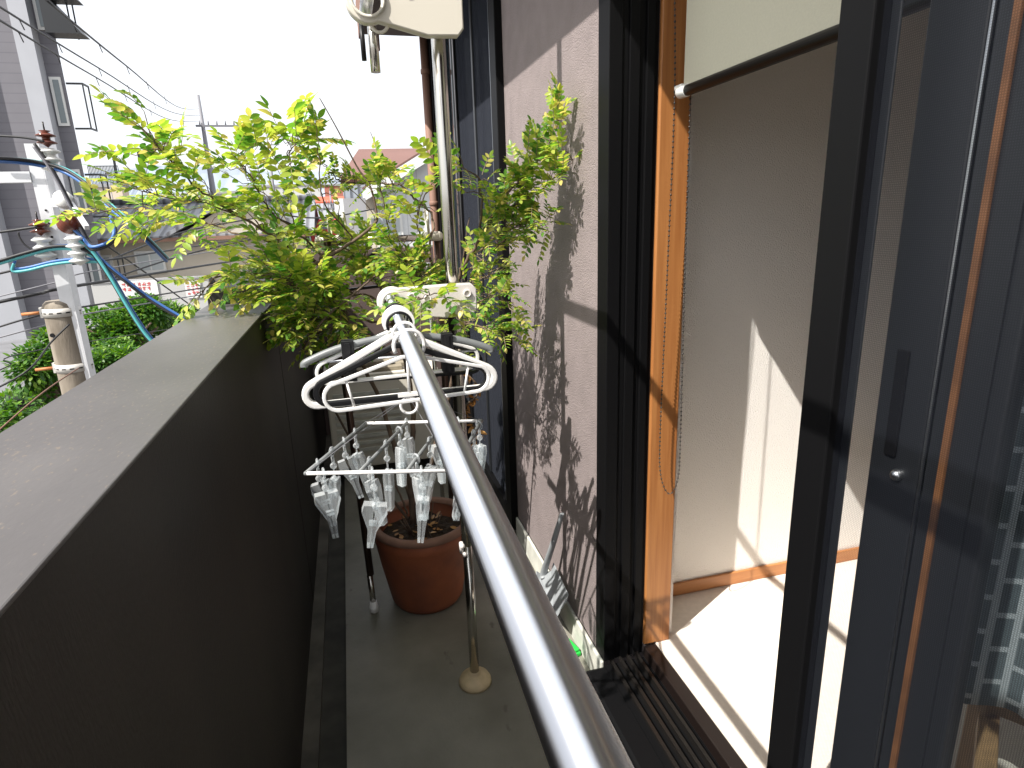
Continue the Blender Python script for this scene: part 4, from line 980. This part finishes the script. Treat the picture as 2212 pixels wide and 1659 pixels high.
acu = thing('condenser_unit', 'white outdoor unit fixed on the beige house wall', 'air conditioner', tuple(H3(450, 606)))
p = H3(435, 596); q = H3(468, 620)
box('body', 'house_white', acu, p.x, q.x, HY-.5, HY-.05, q.z, p.z, .02); B().lathe([(0, -.01), (.24, -.01), (.24, .01), (0, .01)], ((p.x+q.x)/2+.1, HY-.515, (p.z+q.z)/2), 20, Matrix.Rotation(R_(90), 4, 'X')).build('fan', 'dark_alu', acu)

# white boundary wall with red lettered banners
FY = 22.0
bwz = aty(350, 605, FY); x0 = aty(195, 610, FY).x; x1 = aty(450, 610, FY).x
wt = thing('boundary_wall', 'white boundary wall carrying red lettered banners behind the green trees', 'wall', (x0, FY, GZ))
box('panel', 'wall_grey', wt, x0, x1, FY, FY+.15, GZ, bwz.z)
box('coping', 'grey_slab', wt, x0, x1, FY-.03, FY+.18, bwz.z+.001, bwz.z+.06)
def glyphs(parent, u0, u1, v0, v1, rows, seed):
    rg = random.Random(seed); a = aty(u0, v0, FY); c = aty(u1, v1, FY); b = B(); hh = (a.z-c.z)/rows; nx = max(3, int((c.x-a.x)/(hh*.95))); cw = (c.x-a.x)/nx
    for r in range(rows):
        for i in range(nx):
            X = a.x+i*cw; Z = a.z-r*hh
            for k in range(rg.choice((3, 4))):
                if rg.random() < .5: zz = Z-rg.uniform(.12, .8)*hh; b.box(X+.08*cw, X+cw*rg.uniform(.6, .88), FY-.045-.002*k, FY-.040-.002*k, zz-.09*hh, zz)
                else: xx = X+rg.uniform(.1, .75)*cw; b.box(xx, xx+.11*cw, FY-.045-.002*k, FY-.040-.002*k, Z-.85*hh, Z-.1*hh)
    return b
bn = thing('banner', 'white banner with red lettering on the left of the boundary wall', 'banner', tuple(aty(300, 622, FY)), 'banners on the boundary wall')
a = aty(255, 608, FY); c = aty(345, 640, FY); box('sheet', 'house_white', bn, a.x, c.x, FY-.038, FY-.032, c.z, a.z)
glyphs(bn, 262, 330, 611, 627, 2, 1).build('lettering', 'red_paint', bn)
bn = thing('banner', 'white banner with small red lettering nearest the shrub', 'banner', tuple(aty(420, 622, FY)), 'banners on the boundary wall')
a = aty(398, 607, FY); c = aty(438, 642, FY); box('sheet', 'house_white', bn, a.x, c.x, FY-.038, FY-.032, c.z, a.z)
glyphs(bn, 402, 434, 612, 636, 3, 4).build('lettering', 'red_paint', bn)

# ------------------------------------------------------------------ trees and hedges
def crown(name, c, rad, nleaf, seed, ls=.11, squash=.8, lobes=9):
    rg = random.Random(seed); b = B(); L_ = []
    for i in range(lobes):
        a = rg.uniform(0, 6.28); q = rg.uniform(.2, .75); L_.append((Vector((rad.x*q*math.cos(a), rad.y*q*math.sin(a), rad.z*rg.uniform(-.35, .6))), rg.uniform(.3, .5)))
    for k in range(nleaf):
        o, s = rg.choice(L_); d = Vector((rg.gauss(0, 1), rg.gauss(0, 1), rg.gauss(0, 1))).normalized(); q = s*(rg.random()**.35)
        p = c + o + Vector((d.x*rad.x*q, d.y*rad.y*q, d.z*rad.z*q))
        dd = (d + Vector((rg.uniform(-.8, .8), rg.uniform(-.8, .8), rg.uniform(-.9, .4))))
        leaflet(b, p, dd, Vector((rg.uniform(-.6, .6), rg.uniform(-.6, .6), 1)), ls*rg.uniform(.7, 1.3), ls*.5, .2)
    return b
def tree(label, c, rad, nleaf, seed, ls):
    c = Vector(c); t = thing('garden_tree', label, 'tree', (c.x, c.y, GZ), 'garden trees below the balcony')
    tr_ = B(); rg = random.Random(seed+50)
    tr_.tube(smooth_path([(c.x, c.y, GZ), (c.x+.05, c.y, GZ+1), (c.x-.04, c.y+.05, c.z-.3*rad.z), (c.x, c.y, c.z+.3*rad.z)], 4), [.12-.006*i for i in range(13)], 9)
    for k in range(7):
        a = rg.uniform(0, 6.28); z = c.z-rad.z*rg.uniform(.1, .5); tr_.tube([(c.x, c.y, z), (c.x+rad.x*.35*math.cos(a), c.y+rad.y*.35*math.sin(a), z+.3*rad.z), (c.x+rad.x*.7*math.cos(a), c.y+rad.y*.7*math.sin(a), z+.6*rad.z)], [.05, .035, .015], 6)
    tr_.build('trunk', 'bark', t); crown('', c, rad, nleaf, seed, ls).build('crown', 'leaf_tree', t)
tree('rounded bright green tree just right of the utility pole', aty(270, 728, 12), Vector((.85, .9, .75)), 10500, 1, .085)
tree('dark green tree in front of the white boundary wall', aty(352, 700, 14), Vector((1.0, 1.1, .75)), 9500, 2, .09)
tree('leafy green tree behind the utility pole beside the porch roof', aty(112, 812, 7.5), Vector((.34, .4, .52)), 3000, 3, .065)
tree('bright green tree at the lower left corner beyond the parapet', aty(-10, 945, 6), Vector((.42, .4, .38)), 2600, 4, .06)
tree('low green tree below the pole cables near the parapet edge', aty(230, 800, 9), Vector((.6, .6, .38)), 4200, 5, .065)
rt_ = thing('roof_ridge', 'dark ridge tiles of a low roof just beyond the parapet', 'roof', tuple(aty(250, 780, 6)))
pts = [aty(240, 835, 6), aty(310, 775, 6.6), aty(390, 722, 7.3)]
b = B(); b.tube(pts, .06, 10); b.build('ridge_tiles', 'dark_alu', rt_)
b = B()
for k in range(9): p = pts[0].lerp(pts[2], k/8); b.ball(p, .068, 10, 6)
b.build('tile_joints', 'dark_alu', rt_)
b = B(); b.prism([pts[0]+Vector((-.0, 0, -.03)), pts[2]+Vector((0, 0, -.03)), pts[2]+Vector((1.6, -.5, -1.0)), pts[0]+Vector((1.6, -.5, -1.0))], (0, 0, -.06)); b.build('slope', 'tile_roof', rt_)

# ------------------------------------------------------------------ brown roofed house on the right
BY = 19.0
def N3(u, v, y=BY): return aty(u, v, y)
nb = thing('gabled_house', 'white gabled house with brown roof beyond the end wall', 'house', tuple(N3(830, 500)))
z_e = N3(735, 375).z; z_r = N3(800, 318, BY+2.2).z
xL = N3(732, 375).x; xR = 7.5
b = B(); b.add([N3(735, 382, BY+2), N3(775, 322, BY+5), (xR, BY+5, N3(925, 318, BY+5).z), (xR, BY+2, N3(735, 382, BY+2).z), (xR, BY+2.2, N3(735, 382, BY+2).z-.25), N3(735, 382, BY+2)+Vector((0, .2, -.25))], [(0, 1, 2, 3), (0, 3, 4, 5)]); 
b.build('roof', 'brown_roof', nb)
ml = N3(735, 382, BY+2); mh = N3(775, 322, BY+5)
box('main_wall', 'house_wall', nb, ml.x+.25, xR, BY+2.4, BY+8, GZ, ml.z-.15)
b = B(); b.add([(ml.x, BY+8.0, ml.z), (mh.x, BY+5.0, mh.z), (xR, BY+5.0, mh.z), (xR, BY+8, ml.z)], [(0, 1, 2, 3)]); b.build('roof', 'brown_roof', nb)
g0 = N3(795, 424); g1 = N3(960, 318); g2 = N3(940, 620)
gl = N3(790, 420); 
wallpoly = [(gl.x+.35, BY, GZ), (gl.x+.35, BY, N3(800, 408).z), (N3(930, 335).x, BY, N3(930, 335).z-.12), (7.2, BY, N3(930, 335).z-.12), (7.2, BY, GZ)]
B().prism(wallpoly, (0, 2.3, 0)).build('gable_wall', 'white_siding', nb)
r0 = Vector((gl.x-.1, BY-.5, N3(785, 412).z)); r1 = Vector((N3(933, 322).x, BY-.5, N3(933, 322).z+.05))
b = B(); b.prism([r0, r1, r1+Vector((0, 0, -.32)), r0+Vector((0, 0, -.32))], (0, .12, 0)); b.build('barge_board', 'house_white', nb)
b = B(); b.prism([r0+Vector((0, 0, .06)), r1+Vector((0, 0, .06)), r1+Vector((0, 0, .01)), r0+Vector((0, 0, .01))], (0, 3.2, 0)); b.build('gable_roof', 'brown_roof', nb)
p = N3(741, 405); q = N3(795, 429)
box('louvre_window', 'louvre', nb, p.x, q.x, BY-.25, BY+.2, q.z-.02, N3(745, 396).z)
p = N3(741, 431); q = N3(795, 520)
box('balcony_panel', 'grey_slab', nb, p.x, q.x, BY-.9, BY-.3, q.z-1, p.z)
box('balcony_return', 'house_white', nb, p.x-.25, p.x-.002, BY-.9, BY+1, q.z-1, p.z)
p = N3(800, 465); q = N3(872, 520)
f_ = box('window', 'win_frame_pale', nb, p.x, q.x, BY-.08, BY-.001, q.z, p.z)
g_ = B().box(p.x+.08, q.x-.08, BY-.095, BY-.0805, q.z+.08, p.z-.08).build('pane', 'glass_pale', None); g_.parent = f_
for w_ in g_.data.vertices: w_.co = Vector(w_.co) - Vector(nb.location)

# ------------------------------------------------------------------ distant town
rt2 = random.Random(11)
town = [  # u0, u1, vtop, y, wall, roof, label
 (197, 262, 405, 55, 'cream', 'flat', 'cream flat roofed building with roof railings beside the apartment block'),
 (262, 330, 432, 46, 'white', 'tile', 'small house with grey tiled roof right of the cream building'),
 (330, 420, 415, 60, 'beige', 'tile', 'beige house behind the left of the shrub'),
 (410, 520, 420, 70, 'white', 'flat', 'white block behind the tiled house'),
 (520, 610, 405, 80, 'white', 'flat', 'long white building far behind the shrub'),
 (600, 690, 402, 95, 'white', 'flat', 'pale block under the hills'),
 (640, 705, 440, 52, 'grey', 'tile', 'grey roofed house left of the red roof'),
 (690, 762, 424, 58, 'white', 'red', 'house with bright red roof left of the gabled house'),
 (700, 740, 402, 75, 'brick', 'flat', 'brick red building above the bright red roof'),
 (655, 740, 455, 40, 'grey', 'tile', 'low grey tiled house in the street gap'),
 (560, 640, 445, 44, 'beige', 'tile', 'beige house under the middle of the shrub'),
]
mat('cream_wall', (.60, .50, .40), .9); mat('white_wall', (.50, .50, .49), .9); mat('grey_wall', (.26, .27, .28), .9); mat('brick_wall', (.36, .13, .09), .9)
wm = {'cream': 'cream_wall', 'white': 'white_wall', 'beige': 'house_wall', 'grey': 'grey_wall', 'brick': 'brick_wall'}
for (u0, u1, vt, y, wl, rf, lab) in town:
    a = aty(u0, vt, y); c = aty(u1, vt, y); h_ = thing('town_house', lab, 'house', (a.x, y, GZ), 'houses of the distant town')
    ww_ = c.x-a.x; zt_ = a.z; top = zt_ if rf == 'flat' else zt_-ww_*.17
    box('wall', wm[wl], h_, a.x, c.x, y, y+ww_*.8, GZ, top)
    if rf == 'flat': box('roof_edge', 'grey_slab', h_, a.x-.1, c.x+.1, y-.1, y+ww_*.8+.1, top+.001, top+.25)
    else:
        B().prism([(a.x-.5, y-.5, top), (a.x-.5, y+ww_*.4, zt_), (a.x-.5, y+ww_*.8+.5, top), (a.x-.5, y+ww_*.8+.5, top-.15), (a.x-.5, y-.5, top-.15)], (ww_+1, 0, 0)).build('roof', 'red_roof' if rf == 'red' else 'tile_roof', h_)
    nw = max(2, int(ww_/2.2))
    for r_ in range(2):
        for k in range(nw):
            xw = a.x+ww_*(k+.5)/nw; zw = top-1.6-2.7*r_
            if zw > GZ+.8: box('window', 'glass_grey', h_, xw-.55, xw+.55, y-.05, y-.001, zw-.5, zw+.5)
    if wl == 'cream':
        b = B()
        for k in range(22): xq = a.x+ww_*k/21; b.box(xq-.02, xq+.02, y+.1, y+.14, top+.25, top+1.5)
        b.box(a.x, c.x, y+.1, y+.14, top+1.5, top+1.56); b.build('roof_railing', 'dark_alu', h_); box('roof_mast', 'dark_alu', h_, a.x+1.2, a.x+1.35, y+2, y+2.15, top+.25, top+3.0); box('roof_mast', 'dark_alu', h_, a.x+3.0, a.x+3.2, y+2, y+2.2, top+.25, top+2.8)
def mast(name, label, cat, u, v0, v1, y, arm_v=None, au=(0, 0), r=.08, m='cable_grey'):
    a = aty(u, v0, y); c = aty(u, v1, y); t = thing(name, label, cat, (a.x, y, GZ))
    B().tube([(a.x, y, GZ), (a.x, y, a.z)], [r*1.5, r*.35 if arm_v else r*.6], 8).build('shaft', m, t)
    if arm_v:
        p = aty(au[0], arm_v, y); q = aty(au[1], arm_v, y); b = B(); b.box(p.x, q.x, y-.16, y-.11, p.z-.06, p.z+.03)
        for k in range(5): xx = p.x+(q.x-p.x)*(k+.5)/5; b.tube([(xx, y-.13, p.z+.03), (xx, y-.13, p.z+.22)], .03, 6)
        b.build('cross_arm', m, t)
mast('utility_pole', 'tall distant utility pole with one long cross arm above the shrub', 'utility pole', 428, 205, 400, 34, 272, (424, 516), .17)
mast('utility_pole', 'smaller distant utility pole right of the tall one', 'utility pole', 575, 286, 420, 60, 313, (548, 604), .17)
mast('roof_antenna', 'thin television antenna left of the tall distant pole', 'antenna', 303, 335, 420, 50, 372, (296, 311), .05)
mast('roof_antenna', 'thin television antenna above the town left of the shrub', 'antenna', 232, 372, 420, 50, 378, (228, 238), .06)
mast('utility_pole', 'utility pole in the street gap beside the grey balcony', 'utility pole', 668, 392, 560, 38, 470, (655, 690), .13)
mast('utility_pole', 'slim utility pole against the red roof', 'utility pole', 712, 408, 560, 45, 440, (700, 730), .12)
# street gap
sy = 30
pc = thing('parked_car', 'small dark red car in the street gap behind the shrub', 'car', tuple(aty(720, 512, 30)))
c = aty(716, 512, 30)
b = B(); b.prism([c+Vector(q) for q in ((-.9, 0, -.5), (-.9, 0, .2), (-.7, 0, .35), (-.5, 0, .8), (.5, 0, .8), (.8, 0, .35), (.9, 0, .2), (.9, 0, -.5))], (0, 3.6, 0)); b.build('body', 'red_paint', pc, .05)
b = B(); b.box(c.x-.5, c.x+.5, c.y-.02, c.y-.003, c.z+.35, c.z+.7); b.build('windscreen', 'glass_grey', pc)
for s in (-.6, .6): B().box(c.x+s-.12, c.x+s+.12, c.y-.02, c.y-.003, c.z-.05, c.z+.1).build('headlight', 'porcelain_white', pc)
pk = thing('parking_deck', 'raised concrete street deck under the parked car', 'deck', (c.x, c.y, GZ)); box('slab', 'grey_slab', pk, c.x-3, c.x+4, c.y-2, c.y+10, GZ, c.z-.505)

# hills
def hill(label, y, prof, depth, seed):
    rg = random.Random(seed); pts = []
    for i in range(len(prof)-1):
        (u0, v0), (u1, v1) = prof[i], prof[i+1]
        for k in range(10): t = k/10; pts.append(aty(u0+(u1-u0)*t, v0+(v1-v0)*t + rg.uniform(-2, 2), y))
    n = len(pts); vs = []
    for j, (dz, dy) in enumerate(((0, -depth), (.35, -depth*.6), (.72, -depth*.3), (1, 0), (.6, depth*.5), (0, depth))):
        for p in pts: vs.append((p.x, y+dy+rg.uniform(-20, 20)*(0 < j < 5), GZ+(p.z-GZ)*dz))
    fs = [(j*n+i, j*n+i+1, (j+1)*n+i+1, (j+1)*n+i) for j in range(5) for i in range(n-1)]
    b = B(); b.add(vs, fs, True); return tag(b.build('hills', 'hill_haze'), kind='structure')
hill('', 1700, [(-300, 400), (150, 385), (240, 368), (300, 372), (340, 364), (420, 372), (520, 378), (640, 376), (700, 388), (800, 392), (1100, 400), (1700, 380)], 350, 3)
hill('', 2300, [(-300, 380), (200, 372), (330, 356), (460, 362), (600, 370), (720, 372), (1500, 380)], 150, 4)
